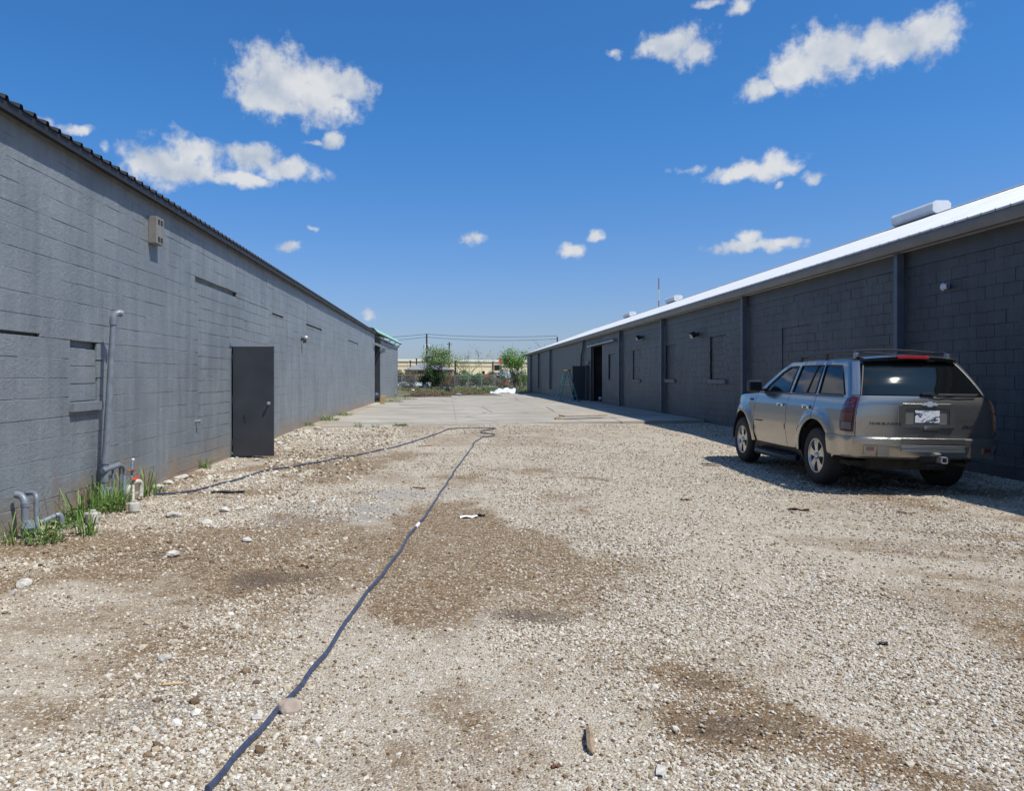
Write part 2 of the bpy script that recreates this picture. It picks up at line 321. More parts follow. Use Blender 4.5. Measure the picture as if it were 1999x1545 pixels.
def build_ground():
    xs = np.concatenate([[-1500,-700,-300,-140,-70,-40,-25,-16,-11,-8,-6.2,-5.2], np.arange(-4.6, 9.2, .07), [9.6,10.6,12,15,20,28,40,70,140,300,700,1500]])
    ys = np.concatenate([[-600,-250,-100,-40,-18,-8,-3,-.5,.8], np.arange(1.6, 27, .07), np.arange(27.5, 60, 1.5), np.arange(60, 100, 4), [105,115,130,150,180,230,300,420,600,900,1400,2200]])
    X, Y = np.meshgrid(xs, ys); Z = gz(X, Y); dirt, mud, grey = masks(X, Y)
    Z = Z-mud*.008
    far = sm(50, 56, Y+.0*X)+sm(6.5, 9, -X)+sm(14, 20, X); far = np.clip(far, 0, 1)
    ny, nx = X.shape; idx = np.arange(nx*ny).reshape(ny, nx)
    fs = np.stack([idx[:-1,:-1], idx[:-1,1:], idx[1:,1:], idx[1:,:-1]], -1).reshape(-1, 4)
    me = bpy.data.meshes.new('ground'); me.from_pydata(np.stack([X, Y, Z], -1).reshape(-1, 3).tolist(), [], fs.tolist())
    for nme, arr in (('dirt', dirt), ('mud', mud), ('greyf', grey), ('far', far)):
        a = me.attributes.new(nme, 'FLOAT', 'POINT'); a.data.foreach_set('value', arr.astype(np.float32).ravel())
    me.polygons.foreach_set('use_smooth', [True]*len(me.polygons))
    o = bpy.data.objects.new('ground', me); COL.objects.link(o); o['kind'] = 'structure'
    m = mat('gravel_and_dirt', (.4,.35,.28), .92, spec=.25); N, Lk, b = nodes_of(m); me.materials.append(m)
    g = N.new('ShaderNodeNewGeometry')
    def attr(n): a = N.new('ShaderNodeAttribute'); a.attribute_name = n; return a.outputs['Fac']
    def noi(sc, det=5, rough=.6): n = N.new('ShaderNodeTexNoise'); n.inputs['Scale'].default_value = sc; n.inputs['Detail'].default_value = det; n.inputs['Roughness'].default_value = rough; Lk(g.outputs['Position'], n.inputs['Vector']); return n.outputs[0]
    def mix(f, a, c):
        n = N.new('ShaderNodeMix'); n.data_type = 'RGBA'
        for i, v in ((0, f), (6, a), (7, c)):
            if isinstance(v, (tuple, float, int)): n.inputs[i].default_value = (*v, 1) if isinstance(v, tuple) else v
            else: Lk(v, n.inputs[i])
        return n.outputs[2]
    def rng(v, a, c, lo=0, hi=1): n = N.new('ShaderNodeMapRange'); n.inputs[1].default_value = a; n.inputs[2].default_value = c; n.inputs[3].default_value = lo; n.inputs[4].default_value = hi; Lk(v, n.inputs[0]); return n.outputs[0]
    vo = N.new('ShaderNodeTexVoronoi'); vo.inputs['Scale'].default_value = 85; vo.inputs['Randomness'].default_value = 1; Lk(g.outputs['Position'], vo.inputs['Vector'])
    vs = N.new('ShaderNodeSeparateColor'); Lk(vo.outputs['Color'], vs.inputs[0])
    vo2 = N.new('ShaderNodeTexVoronoi'); vo2.inputs['Scale'].default_value = 38; Lk(g.outputs['Position'], vo2.inputs['Vector'])
    vs2 = N.new('ShaderNodeSeparateColor'); Lk(vo2.outputs['Color'], vs2.inputs[0])
    peb = mix(vs.outputs[0], (.33,.27,.195), (.66,.605,.51)); peb = mix(rng(vs2.outputs[1], .45, 1, 0, .6), peb, mix(vs2.outputs[0], (.38,.31,.215), (.74,.69,.585)))
    fines = mix(rng(noi(30), .35, .65), (.35,.285,.20), (.54,.47,.365))
    base = mix(rng(noi(9), .42, .6), peb, fines)
    soil = mix(rng(noi(14), .35, .65), (.15,.095,.05), (.30,.21,.12))
    soil = mix(rng(vs.outputs[1], .80, .86), soil, peb)
    dm = N.new('ShaderNodeMath'); dm.operation = 'MULTIPLY_ADD'; Lk(noi(6, 6), dm.inputs[0]); dm.inputs[1].default_value = .7; Lk(attr('dirt'), dm.inputs[2])
    c = mix(rng(dm.outputs[0], .5, 1.0), base, soil)
    c = mix(rng(attr('greyf'), .05, .9, 0, .6), c, mix(vs.outputs[0], (.13,.135,.145), (.42,.42,.42)))
    mm = N.new('ShaderNodeMath'); mm.operation = 'MULTIPLY_ADD'; Lk(noi(16, 4), mm.inputs[0]); mm.inputs[1].default_value = .5; Lk(attr('mud'), mm.inputs[2])
    c = mix(rng(mm.outputs[0], .62, 1.55, 0, .95), c, (.085,.062,.045))
    farc = mix(rng(noi(.35, 6), .4, .6), (.19,.145,.10), (.09,.13,.035)); farc = mix(rng(noi(1.2, 6), .5, .7), farc, (.30,.25,.19))
    c = mix(attr('far'), c, farc); Lk(c, b.inputs['Base Color'])
    hh = N.new('ShaderNodeMath'); hh.operation = 'MULTIPLY_ADD'; Lk(vo.outputs['Distance'], hh.inputs[0]); hh.inputs[1].default_value = -1.1; Lk(noi(70, 4), hh.inputs[2])
    bp = N.new('ShaderNodeBump'); bp.inputs['Strength'].default_value = .9; bp.inputs['Distance'].default_value = .012; Lk(hh.outputs[0], bp.inputs['Height']); Lk(bp.outputs[0], b.inputs['Normal'])
    return o
ground = build_ground()

# loose stones: thousands of crushed-limestone pieces scattered over the yard
def stone_mesh(i, flat):
    bm = bmesh.new(); bmesh.ops.create_icosphere(bm, subdivisions=1, radius=.5); rr = random.Random(i)
    for v in bm.verts: v.co = Vector((v.co.x*rr.uniform(.75,1.15), v.co.y*rr.uniform(.7,1.1), v.co.z*flat))*rr.uniform(.72,1.12)
    me = bpy.data.meshes.new('stone'); bm.to_mesh(me); bm.free(); return me
def build_gravel():
    m = mat('crushed_limestone', (.5,.46,.4), .9, spec=.3); N, Lk, b = nodes_of(m)
    a = N.new('ShaderNodeAttribute'); a.attribute_type = 'INSTANCER'; a.attribute_name = 'tone'
    r = N.new('ShaderNodeValToRGB'); e = r.color_ramp.elements; e[0].position = 0; e[0].color = (.15,.10,.058,1); e[1].position = 1; e[1].color = (.76,.72,.63,1)
    for p, c in ((.05,(.25,.175,.11)),(.22,(.42,.34,.235)),(.38,(.55,.475,.365)),(.54,(.64,.58,.475)),(.72,(.44,.42,.39)),(.76,(.69,.64,.545)),(.9,(.77,.735,.655)),(.985,(.52,.36,.24))):
        x = e.new(p); x.color = (*c, 1)
    e[-1].color = (.74,.69,.59,1)
    r.color_ramp.interpolation = 'CONSTANT'; Lk(a.outputs['Fac'], r.inputs[0])
    g = N.new('ShaderNodeNewGeometry'); n = N.new('ShaderNodeTexNoise'); n.inputs['Scale'].default_value = 90; n.inputs['Detail'].default_value = 3; Lk(g.outputs['Position'], n.inputs['Vector'])
    mx = N.new('ShaderNodeMix'); mx.data_type = 'RGBA'; mx.blend_type = 'MULTIPLY'; mx.inputs[0].default_value = .5; Lk(r.outputs[0], mx.inputs[6]); Lk(n.outputs[0], mx.inputs[7])
    mx2 = N.new('ShaderNodeMix'); mx2.data_type = 'RGBA'; mx2.inputs[0].default_value = .35; Lk(mx.outputs[2], mx2.inputs[6]); Lk(r.outputs[0], mx2.inputs[7]); Lk(mx2.outputs[2], b.inputs['Base Color'])
    src = bpy.data.collections.new('gravel_source')
    for i in range(8):
        me = stone_mesh(i, .5+.04*i); me.materials.append(m); so = bpy.data.objects.new('gravel_piece', me); src.objects.link(so)
    rg = np.random.RandomState(3); P = []; S = []
    def layer(n, x0, x1, y0, y1, smin, smax, keepdirt, pw=2.2):
        x = rg.uniform(x0, x1, n); y = rg.uniform(y0, y1, n)
        d, mu, gr = masks(x, y); cl = fbm(x*1.8+5, y*1.8+70, 3); worn = sm(.47, .62, fbm(x*.8+50, y*.22+12, 3))
        p = (1-(1-keepdirt)*np.clip(d*1.25, 0, 1))*(1-.8*sm(.1, .9, mu))*(.45+.75*sm(.32, .62, cl))*(1-.72*worn)
        vis = (np.abs((x/y)-.08) < 1.1) & (x > -4.05) & (x < 8.4) & (y < 21.0+(x+3.5)*.31)
        k = (rg.rand(n) < p) & vis; x, y = x[k], y[k]
        s = smin+(smax-smin)*rg.rand(len(x))**pw
        P.append(np.stack([x, y, gz(x, y)+s*.08], -1)); S.append(s)
    layer(330000, -3.3, 5.2, 2.3, 5.2, .006, .027, .16, 3.0)
    layer(240000, -4.1, 7.2, 5.2, 9.5, .009, .034, .14, 3.0)
    layer(110000, -4.1, 8.5, 9.5, 15, .015, .04, .15, 2.8)
    layer(60000, -4.1, 8.5, 15, 25, .02, .05, .3, 2.6)
    layer(2200, -4.1, -.5, 3, 11, .03, .075, .6, 3)            # coarser pieces towards the left wall
    layer(2600, -4.1, -1.2, 11, 22, .05, .10, .9, 2.5)
    layer(900, -4, 8, 2.5, 12, .03, .06, .6, 3)
    P = np.concatenate(P); S = np.concatenate(S); n = len(P); print('gravel pieces', n)
    me = bpy.data.meshes.new('gravel'); me.vertices.add(n); me.vertices.foreach_set('co', P.astype(np.float32).ravel())
    def at_(nm, ty, arr, key='value'): a = me.attributes.new(nm, ty, 'POINT'); a.data.foreach_set(key, arr)
    at_('size', 'FLOAT', S.astype(np.float32)); dd = np.clip(masks(P[:,0], P[:,1])[0], 0, 1); at_('tone', 'FLOAT', (rg.rand(n)*(1-.55*dd*rg.rand(n)**.5)).astype(np.float32))
    rot = np.stack([rg.uniform(-.5, .5, n), rg.uniform(-.5, .5, n), rg.uniform(0, 6.28, n)], -1).astype(np.float32); at_('rot', 'FLOAT_VECTOR', rot.ravel(), 'vector')
    at_('pick', 'INT', rg.randint(0, 8, n).astype(np.int32))
    o = bpy.data.objects.new('gravel', me); COL.objects.link(o)
    tag(o, 'pale crushed limestone gravel scattered all over the yard', 'gravel', kind='stuff')
    ng = bpy.data.node_groups.new('scatter_gravel', 'GeometryNodeTree')
    ng.interface.new_socket('Geometry', in_out='INPUT', socket_type='NodeSocketGeometry'); ng.interface.new_socket('Geometry', in_out='OUTPUT', socket_type='NodeSocketGeometry')
    G = ng.nodes; L2 = ng.links.new; gi = G.new('NodeGroupInput'); go = G.new('NodeGroupOutput')
    ci = G.new('GeometryNodeCollectionInfo'); ci.inputs['Collection'].default_value = src; ci.inputs['Separate Children'].default_value = True; ci.inputs['Reset Children'].default_value = True
    ip = G.new('GeometryNodeInstanceOnPoints'); ip.inputs['Pick Instance'].default_value = True
    def na(nm, ty): q = G.new('GeometryNodeInputNamedAttribute'); q.data_type = ty; q.inputs['Name'].default_value = nm; return q.outputs['Attribute']
    mp = G.new('GeometryNodeMeshToPoints'); L2(gi.outputs[0], mp.inputs['Mesh']); L2(mp.outputs[0], ip.inputs['Points'])
    L2(ci.outputs[0], ip.inputs['Instance']); L2(na('pick', 'INT'), ip.inputs['Instance Index'])
    L2(na('rot', 'FLOAT_VECTOR'), ip.inputs['Rotation']); L2(na('size', 'FLOAT'), ip.inputs['Scale']); L2(ip.outputs[0], go.inputs[0])
    md = o.modifiers.new('scatter', 'NODES'); md.node_group = ng
    return o
build_gravel()

# ------------------------------------------------------------------ concrete apron between the two buildings
SLAB_Z = .125
def slab_front(x): return 21.6+(x+3.6)*.29
def build_slab():
    # joints between pours and the ragged far edge
    xs = [-3.62, .25, 4.2, 8.36]; rows = [None, 30, 38, 46, 54, 63, 73]
    root = thing('concrete_apron', 'weathered pale concrete apron paving the alley between the two warehouses', 'pavement', (2.4, 40, 0)); root['kind'] = 'structure'
    rg = random.Random(4)
    for i in range(3):
        for j in range(6):
            x0, x1 = xs[i]+.004, xs[i+1]-.004
            far = [55, 60, 74][i]
            if j == 0: a0, a1 = slab_front(x0), slab_front(x1); y1 = rows[1]
            else: a0 = a1 = rows[j]; y1 = rows[j+1]
            if a0 >= far: continue
            y1 = min(y1, far); z = SLAB_Z-.11*float(sm(50, 76, (a0+y1)/2))+rg.uniform(-.003, .003)
            b = MB(); n = 10
            top0 = [(x0+(x1-x0)*k/n, a0+(a1-a0)*k/n+rg.uniform(0, .03)*(j == 0), z) for k in range(n+1)]
            top1 = [(x0+(x1-x0)*k/n, y1-.008-(rg.uniform(0, .6) if y1 == far else 0), z) for k in range(n+1)]
            poly = top0+top1[::-1]; b.prism([(p[0], p[1], z-.22) for p in poly], (0, 0, .22)); b.build('slab_panel', M['concrete'], root)
build_slab()
# ------------------------------------------------------------------ painted concrete-block walls
def block_mesh(l, h, b=.006, d=.03):
    # local: +X is the outward face, Y along the wall, Z up; origin at the centre of the face
    y, z = l/2, h/2
    vs = [(-d,-y,-z),(-d,y,-z),(-d,y,z),(-d,-y,z),(-b,-y,-z),(-b,y,-z),(-b,y,z),(-b,-y,z),(0,-y+b,-z+b),(0,y-b,-z+b),(0,y-b,z-b),(0,-y+b,z-b)]
    fs = [(8,9,10,11)]
    for i in range(4):
        j = (i+1) % 4; fs += [(i, j, 4+j, 4+i), (4+i, 4+j, 8+j, 8+i)]
    return vs, fs
def block_wall(parent, X, nx, y0, y1, z0, z1, ch, bl, mt, openings, infills, slots, seed, view, name='wall', mort=(.004,.011), headgap=(.001,.005), bed=(.004,.009)):
    """wall face at X looking along nx; openings/infills/slots are (ya, yb, za, zb)"""
    rg = random.Random(seed); rows = int(math.ceil((z1-z0)/ch)); rects = []
    def overlap(a, r): return a[0] < r[1]-1e-4 and a[1] > r[0]+1e-4 and a[2] < r[3]-1e-4 and a[3] > r[2]+1e-4
    def cut(lst, r):
        out = []
        for q in lst:
            if not overlap(q, r): out.append(q); continue
            ya, yb, za, zb, dp = q
            if ya < r[0]: out.append((ya, r[0], za, zb, dp))
            if yb > r[1]: out.append((r[1], yb, za, zb, dp))
            ma, mb = max(ya, r[0]), min(yb, r[1])
            if za < r[2]-.01: out.append((ma, mb, za, r[2], dp))
            if zb > r[3]+.01: out.append((ma, mb, r[3], zb, dp))
        return out
    for k in range(rows):
        za, zb = z0+k*ch, min(z0+(k+1)*ch, z1); y = y0-(bl/2 if k % 2 else 0)-rg.uniform(0, .05)
        while y < y1:
            ya, yb = max(y, y0), min(y+bl, y1); y += bl
            if yb-ya > .04: rects.append((ya, yb, za, zb, rg.gauss(0, .0014)))
    for r in list(openings)+[(i[0], i[1], i[2], i[3]) for i in infills]+list(slots): rects = cut(rects, r)
    for (ya, yb, za, zb, dep, off) in infills:
        n = max(1, round((zb-za)/ch)); hh = (zb-za)/n
        for k in range(n):
            y = ya-(bl/2 if (k % 2 and off) else 0)
            while y < yb-.02:
                a, b = max(y, ya), min(y+bl, yb); y += bl
                if b-a > .03: rects.append((a, b, za+k*hh, za+(k+1)*hh, -dep+rg.gauss(0, .002)))
    rects = [q for q in rects if q[1]-q[0] > .03 and q[3]-q[2] > .03]
    # backing wall with uneven mortar
    def q_(v): return X+nx*v
    ys = np.arange(y0, y1+.12, .12); zs = np.arange(z0, z1+.05, .05); zs[-1] = z1; ys[-1] = y1
    YY, ZZ = np.meshgrid(ys, zs)
    dep = -(mort[0]+(mort[1]-mort[0])*fbm(YY*2.3+seed, ZZ*9+3, 3)*1.6-.004)
    for (a, b, c, d) in openings: dep = np.where((YY > a-.02) & (YY < b+.02) & (ZZ < d+.02) & (ZZ > c-.02), -.15, dep)
    for (a, b, c, d, dp, off) in infills: dep = np.where((YY > a-.1) & (YY < b+.1) & (ZZ < d+.04) & (ZZ > c-.04), -dp-.012, dep)
    for (a, b, c, d) in slots: dep = np.where((YY > a-.1) & (YY < b+.1) & (ZZ < d+.05) & (ZZ > c-.05), -.07, dep)
    ny, nn = YY.shape; idx = np.arange(ny*nn).reshape(ny, nn)
    fs = np.stack([idx[:-1,:-1], idx[:-1,1:], idx[1:,1:], idx[1:,:-1]], -1).reshape(-1, 4)
    cy, cz = (YY[:-1,:-1]+YY[1:,1:]).ravel()/2, (ZZ[:-1,:-1]+ZZ[1:,1:]).ravel()/2; keep = np.ones(len(fs), bool)
    for (a, b, c, d) in openings: keep &= ~((cy > a) & (cy < b) & (cz > c) & (cz < d))
    mb = MB(); mb.add(np.stack([X+nx*dep, YY, ZZ], -1).reshape(-1, 3).tolist(), fs[keep].tolist())
    wall = mb.build(name, mt, parent, smooth=50)
    # the 300 blocks that show largest are objects, the rest one mass
    def show(q):
        yc = (q[0]+q[1])/2
        if not view(yc, (q[2]+q[3])/2): return 1e9
        return yc
    rects.sort(key=show); cache = {}; rest = MB(); base = world_loc(wall)
    Rz = Matrix.Rotation(0 if nx > 0 else math.pi, 3, 'Z')
    for i, (ya, yb, za, zb, dp) in enumerate(rects):
        gl, gh = rg.uniform(*headgap), rg.uniform(*bed)*(2.6 if rg.random() < .09 else 1); l, h = yb-ya-gl, zb-za-gh; c = Vector((q_(dp), (ya+yb)/2, (za+zb)/2))
        tilt = Euler((rg.gauss(0, .0018), rg.gauss(0, .004), rg.gauss(0, .0012)))
        if i < 300:
            key = (round(l, 3), round(h, 3), i % 3)
            if key not in cache:
                vs, f2 = block_mesh(key[0], key[1], rg.uniform(.0015, .005)); me = bpy.data.meshes.new('concrete_block'); me.from_pydata(vs, [], f2); me.materials.append(mt); cache[key] = me
            o = inst('concrete_block', cache[key], wall, c-base, tilt if nx > 0 else Euler((tilt.x, tilt.y, math.pi+tilt.z)))
        else:
            vs, f2 = block_mesh(l, h, rg.uniform(.0015, .005)); mm = Rz @ tilt.to_matrix()
            rest.add([mm @ Vector(v)+c for v in vs], f2)
    if rest.v: tag(rest.build('concrete_blocks', mt, wall), kind='stuff')
    return wall

# ------------------------------------------------------------------ left warehouse
XL = -4.1
def yl(px): return -XL*F/(CX-px)                 # depth of a point on the left wall
left = thing('warehouse', 'light grey painted block warehouse along the left with steel door standing open', 'warehouse', (-7.5, 22, 0))
DOOR = (14.5, 15.42, -.2, 2.09)
NICHE = (8.33, 8.98, 1.22, 1.79)
FEND = 42.8
infl = [(NICHE[0], NICHE[1], 1.235, 1.83, .022, False), (12.6, 14.5, -.16, 3.06, .004, True), (15.42, 17.6, -.16, 3.06, .004, True), (14.5, 15.42, 2.09, 3.06, .004, True)]
slots = [(8.33, 8.98, 1.83, 1.905), (12.45, 14.9, 3.06, 3.13), (17.9, 19.1, 2.98, 3.02), (22.2, 25.0, 3.02, 3.075), (31.5, 35, 3.02, 3.06), (5.9, 7.72, 1.915, 1.94)]
block_wall(left, XL, 1, 1.0, FEND, -.16, 3.98, .207, .41, M['wall_l'], [DOOR], infl, slots, 3, lambda y, z: y > 6.7, headgap=(.0003,.002), bed=(.0015,.009), mort=(.0008,.0095))
b = MB(); b.box(XL-.005, XL+.055, 8.30, 9.02, 1.13, 1.225); b.build('window_sill', M['wall_l'], left, smooth=0)
# end return of the front part and its back
b = MB(); b.box(-11, XL-.012, FEND-.2, FEND-.003, -.16, 3.97); b.box(-11, XL-.012, 1.0, 1.2, -.16, 3.97); b.box(-11.2, -11, 1.0, 58, -.16, 3.97); b.build('end_wall', M['wall_l'], left)
# doorway: frame, dark room behind
b = MB(); b.box(XL-.16, XL+.012, 14.44, 14.5, 0, 2.15); b.box(XL-.16, XL+.012, 15.42, 15.48, 0, 2.15); b.box(XL-.16, XL+.03, 14.42, 15.5, 2.095, 2.155)
b.build('door_frame', M['pipe'], left)
b = MB(); b.box(XL-1.6, XL-1.5, 13.6, 16.4, -.1, 2.4); b.box(XL-1.6, XL-.16, 13.5, 13.6, -.1, 2.4); b.box(XL-1.6, XL-.16, 16.4, 16.5, -.1, 2.4); b.box(XL-1.6, XL-.16, 13.6, 16.4, 2.35, 2.4); b.build('room_behind_door', M['void'], left)
# eave and ribbed roof
RH = 4.0; OV = XL+.14; PITCH = .30
pw = .94
b = MB(); prof = []
for k in range(4):
    o_ = k*pw/4
    prof += [(o_+.0, 0), (o_+.085, 0), (o_+.105, .042), (o_+.14, .042), (o_+.16, 0)]
prof.append((pw-.004, 0)); RUN = 7.0
vs = []
for (t, hgt) in prof: vs += [(0, t, hgt), (-RUN, t, hgt+RUN*PITCH), (0, t, hgt-.004), (-RUN, t, hgt-.004+RUN*PITCH)]
fs = []
for k in range(len(prof)-1):
    a = 4*k; c = 4*(k+1); fs += [(a, c, c+1, a+1), (a+2, a+3, c+3, c+2), (a, a+2, c+2, c)]
rp_me = bpy.data.meshes.new('roof_panel'); rp_me.from_pydata(vs, [], fs); rp_me.materials.append(M['eave_dark'])
b = MB(); b.box(OV-.035, OV-.02, .9, FEND+.35, RH-.085, RH-.004); b.box(XL-.02, OV-.036, .9, FEND+.35, RH-.05, RH-.012)
roof = b.build('roof', M['eave_dark'], left)
n = int((FEND+.35-.9)/pw)+1
for i in range(n): inst('roof_panel', rp_me, roof, Vector((OV, .9+i*pw, RH))-world_loc(roof))
# drooping wall lamp, vents and other fittings come as things of their own; the stretch past the loading recess:
YA, YB = 46.6, 57.4
XB0, XB1 = -4.12, -3.78
b = MB(); b.add([(XB0, YA, -.16), (XB1, YB, -.16), (XB1, YB, 3.76), (XB0, YA, 3.92), (-11, YA, -.16), (-11, YB, -.16), (-11, YB, 5.5), (-11, YA, 5.9)], [(0,1,2,3), (0,3,7,4), (1,5,6,2), (3,2,6,7)])
fw = b.build('far_wall', M['wall_l'], left)
rg = random.Random(8); mb_ = MB()
for k in range(19):
    y = YA-(.2 if k % 2 else 0)
    while y < YB-.05:
        a, c = max(y, YA), min(y+.41, YB); y += .41
        if c-a < .05: continue
        vs2, f2 = block_mesh(c-a-.004, .2, .005, .012); xm = XB0+(XB1-XB0)*((a+c)/2-YA)/(YB-YA); ang = -math.atan2(XB1-XB0, YB-YA)
        o = inst('concrete_block', None, None, (0,0,0)) if False else None
        mm = Matrix.Rotation(ang, 3, 'Z'); mb_.add([mm @ Vector(v)+Vector((xm+.011+rg.gauss(0,.001), (a+c)/2, -.06+k*.207)) for v in vs2], f2)
tag(mb_.build('far_blocks', M['wall_l'], fw), kind='stuff')
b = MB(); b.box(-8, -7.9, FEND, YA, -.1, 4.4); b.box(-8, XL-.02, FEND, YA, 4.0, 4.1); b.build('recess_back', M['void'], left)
b = MB(); b.box(XL-2.6, XL-.03, YA-.1, YA-.03, -.05, 3.4); b.build('recess_shade_panel', M['door'], left)  # added dark panel standing in for shade on the return wall
b = MB()
b.prism([(XL-.0, FEND-.3, 4.24), (XL+.19, FEND-.3, 4.04), (XL+.58, YB+.7, 4.05), (XL+.34, YB+.7, 4.32)], (-.03, 0, .03)); b.prism([(XL-3, FEND-.3, 4.9), (XL-.03, FEND-.3, 4.25), (XL+.32, YB+.7, 4.33), (XL-3, YB+.7, 4.9)], (0, 0, .03)); can = b.build('canopy_roof', M['green_roof'], left)
b = MB(); b.tube([(XL+.16, FEND-.3, 4.01), (XL+.545, YB+.7, 4.04)], .045, 6); b.tube([(XL+.0, FEND, 3.86), (XL+.40, YB+.5, 3.80)], .03, 6); b.build('canopy_beam', M['eave_dark'], left)
for yy in (46.5, 50.2, 54, 57.5):
    t = (yy-FEND)/(YB-FEND); b = MB(); b.tube([(XL+.02, yy, 3.55), (XL+.15+.35*t, yy, 3.98)], .03, 6); b.build('canopy_brace', M['galv'], left)
b = MB(); b.tube([(XL+.12, 41.9, 3.36), (XL+.12, 49, 3.36)], .055, 8); b.build('door_track', M['galv'], left)
for yy in (43.4, 45.2, 47.4): MB().box(XL, XL+.12, yy, yy+.05, 3.33, 3.46).build('track_bracket', M['galv'], left)
b = MB(); b.box(XB1-.04, XB1+.02, 55.4, 55.75, .32, .62); b.build('outlet_box', mat('pale_blue_patch', (.30,.38,.50), .5, var=.3, vscale=12), left)

# steel door leaf swung open
b = MB(); dr = thing('steel_door', 'dark charcoal steel door swung wide open at the left warehouse', 'door', (XL+.05, 14.47, .03), (0, 0, R(-3)))
b.cbox((.39, 0, 1.03), (.78, .045, 2.06), bev=.004); b.build('door_leaf', M['door'], dr, local=True)
b = MB(); b.lathe([(.0,-.095),(.022,-.093),(.03,-.082),(.03,-.066),(.016,-.06),(.014,-.03),(.034,-.028),(.034,-.0225)], 14, 'Y', (.69, 0, .99)); b.build('door_knob', M['galv'], dr, True, local=True)
b = MB(); b.cbox((.24, -.026, .72), (.035, .01, .16), bev=.003); b.cbox((.24, -.036, .76), (.02, .015, .03)); b.build('latch_plate', M['trim_dark'], dr, local=True)
for z in (.25, 1.05, 1.85): b = MB(); b.tube([(-.008, -.01, z-.06), (-.008, -.01, z+.06)], .012, 8); b.cbox((.02, -.024, z), (.035, .004, .1)); b.build('hinge', M['trim_dark'], dr, local=True)

# louvred vent box high on the wall
p = at(289, 425, 10.6); y0 = yl(289)
vb = thing('vent_box', 'small beige louvred vent box high on the left warehouse wall', 'vent', (XL, y0, CH+(CY-474)/F*y0))
vh = .37
b = MB(); b.cbox((.058, .14, vh/2), (.112, .28, vh), bev=.006); b.build('housing', M['beige_box'], vb, local=True)
for zz in (.06, .30):
    for k in range(3):
        for yy in (.09, .19):
            b = MB(); b.cbox((.117, yy, zz+k*.024-.02), (.012, .06, .010)); b.build('louvre', M['dark'], vb, local=True)

# wall lamp further along
yy = yl(588); z = CH+(CY-662)/F*yy
wl = thing('wall_lamp', 'small grey bulkhead lamp on the left warehouse wall past the door', 'lamp', (XL, yy, z))
b = MB(); b.lathe([(.06,0),(.06,.02),(.035,.03),(.03,.08)], 12, 'X'); b.build('base', M['trim_dark'], wl, True, local=True)
b = MB(); b.lathe([(.03,.05),(.055,.07),(.07,.12),(.06,.17),(.03,.195),(0,.2)], 12, 'X', (0, 0, .03)); b.build('globe', M['galv'], wl, True, local=True)
b = MB(); b.cbox((.1, 0, -.07), (.09, .1, .09), bev=.01); b.build('sensor', M['trim_dark'], wl, local=True)
for (px_, py_, lb) in ((382, 823, 'small capped pipe stub sticking out of the wall just before the open door'), (707, 757, 'tiny pipe stub low on the left wall near the loading recess')):
    yy = yl(px_); b = MB(); zz = CH+(CY-py_)/F*yy; b.tube([(XL-.02, yy, zz), (XL+.07, yy, zz)], .022, 8); b.tube([(XL+.06, yy, zz), (XL+.085, yy, zz)], .03, 8)
    tag(b.build('pipe_stub', M['galv'], None, True), lb, 'pipe')

# ------------------------------------------------------------------ right warehouse
XR = 8.47
def yr(px): return XR*F/(px-CX)
right = thing('warehouse', 'dark grey shaded block warehouse along the right with white metal roof', 'warehouse', (12, 45, 0))
EAVE = 3.80; XE = 8.13; YE = 82.5
MAN = (46.15, 47.15, -.2, 2.26); SLIDE = (42.3, 45.6, -.2, 3.30)
wins = [(17.95, 19.5, 1.55, 2.75, .02, True), (23.45, 24.85, 1.45, 2.82, .045, True), (28.65, 29.95, 1.45, 2.75, .045, True), (33.85, 35.25, 1.43, 2.75, .045, True), (39.1, 40.6, 1.4, 2.72, .06, True),
        (14.9, 17.2, -.02, 1.30, .004, True)]
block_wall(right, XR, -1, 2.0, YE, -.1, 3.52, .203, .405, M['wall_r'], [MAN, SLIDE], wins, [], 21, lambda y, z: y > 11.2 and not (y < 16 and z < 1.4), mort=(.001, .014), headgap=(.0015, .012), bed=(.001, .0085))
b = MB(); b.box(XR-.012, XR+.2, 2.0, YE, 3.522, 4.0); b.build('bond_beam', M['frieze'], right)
for w in wins[1:4]:
    b = MB(); b.box(XR-.06, XR+.02, w[0]-.06, w[1]+.06, w[2]-.13, w[2]-.005); b.build('window_sill', M['sill'], right)
b = MB(); b.box(XR+.03, 23.4, 2.0, 2.2, -.1, 3.9); b.box(XR+.03, 23.4, YE-.2, YE-.003, -.1, 3.9); b.box(23.4, 23.6, 2, YE, -.1, 3.9); b.build('end_wall', M['wall_r'], right)
# roof: white sheets, gutter, ridge
RX = 15.95; SL = .363; RT = EAVE+.205
b = MB(); b.box(XE+.13, XR+.05, 1.9, YE+.1, EAVE+.02, EAVE+.05); b.add([(RX, 1.9, RT-.05+(RX-XE)*SL), (RX, YE+.1, RT-.05+(RX-XE)*SL), (RX*2-XE, YE+.1, RT-.05), (RX*2-XE, 1.9, RT-.05), (XE, 1.9, RT-.05), (XE, YE+.1, RT-.05)], [(0,1,2,3), (0,4,5,1)])
roofr = b.build('roof', M['white_roof'], right)
sw = .915; prof = []
for k in range(3): o_ = k*sw/3; prof += [(o_, 0), (o_+.012, .012), (o_+.03, .012), (o_+.042, 0)]
prof.append((sw-.003, 0)); vs = []; fs = []
for (t, hgt) in prof: vs += [(0, t, hgt), (RX-XE, t, hgt+(RX-XE)*SL), (0, t, hgt-.03)]
for k in range(len(prof)-1): a = 3*k; c = a+3; fs += [(a, a+1, c+1, c), (a, c, c+2, a+2)]
rr_me = bpy.data.meshes.new('roof_panel'); rr_me.from_pydata(vs, [], fs); rr_me.materials.append(M['white_roof'])
n = int((YE+.1-1.9)/sw)
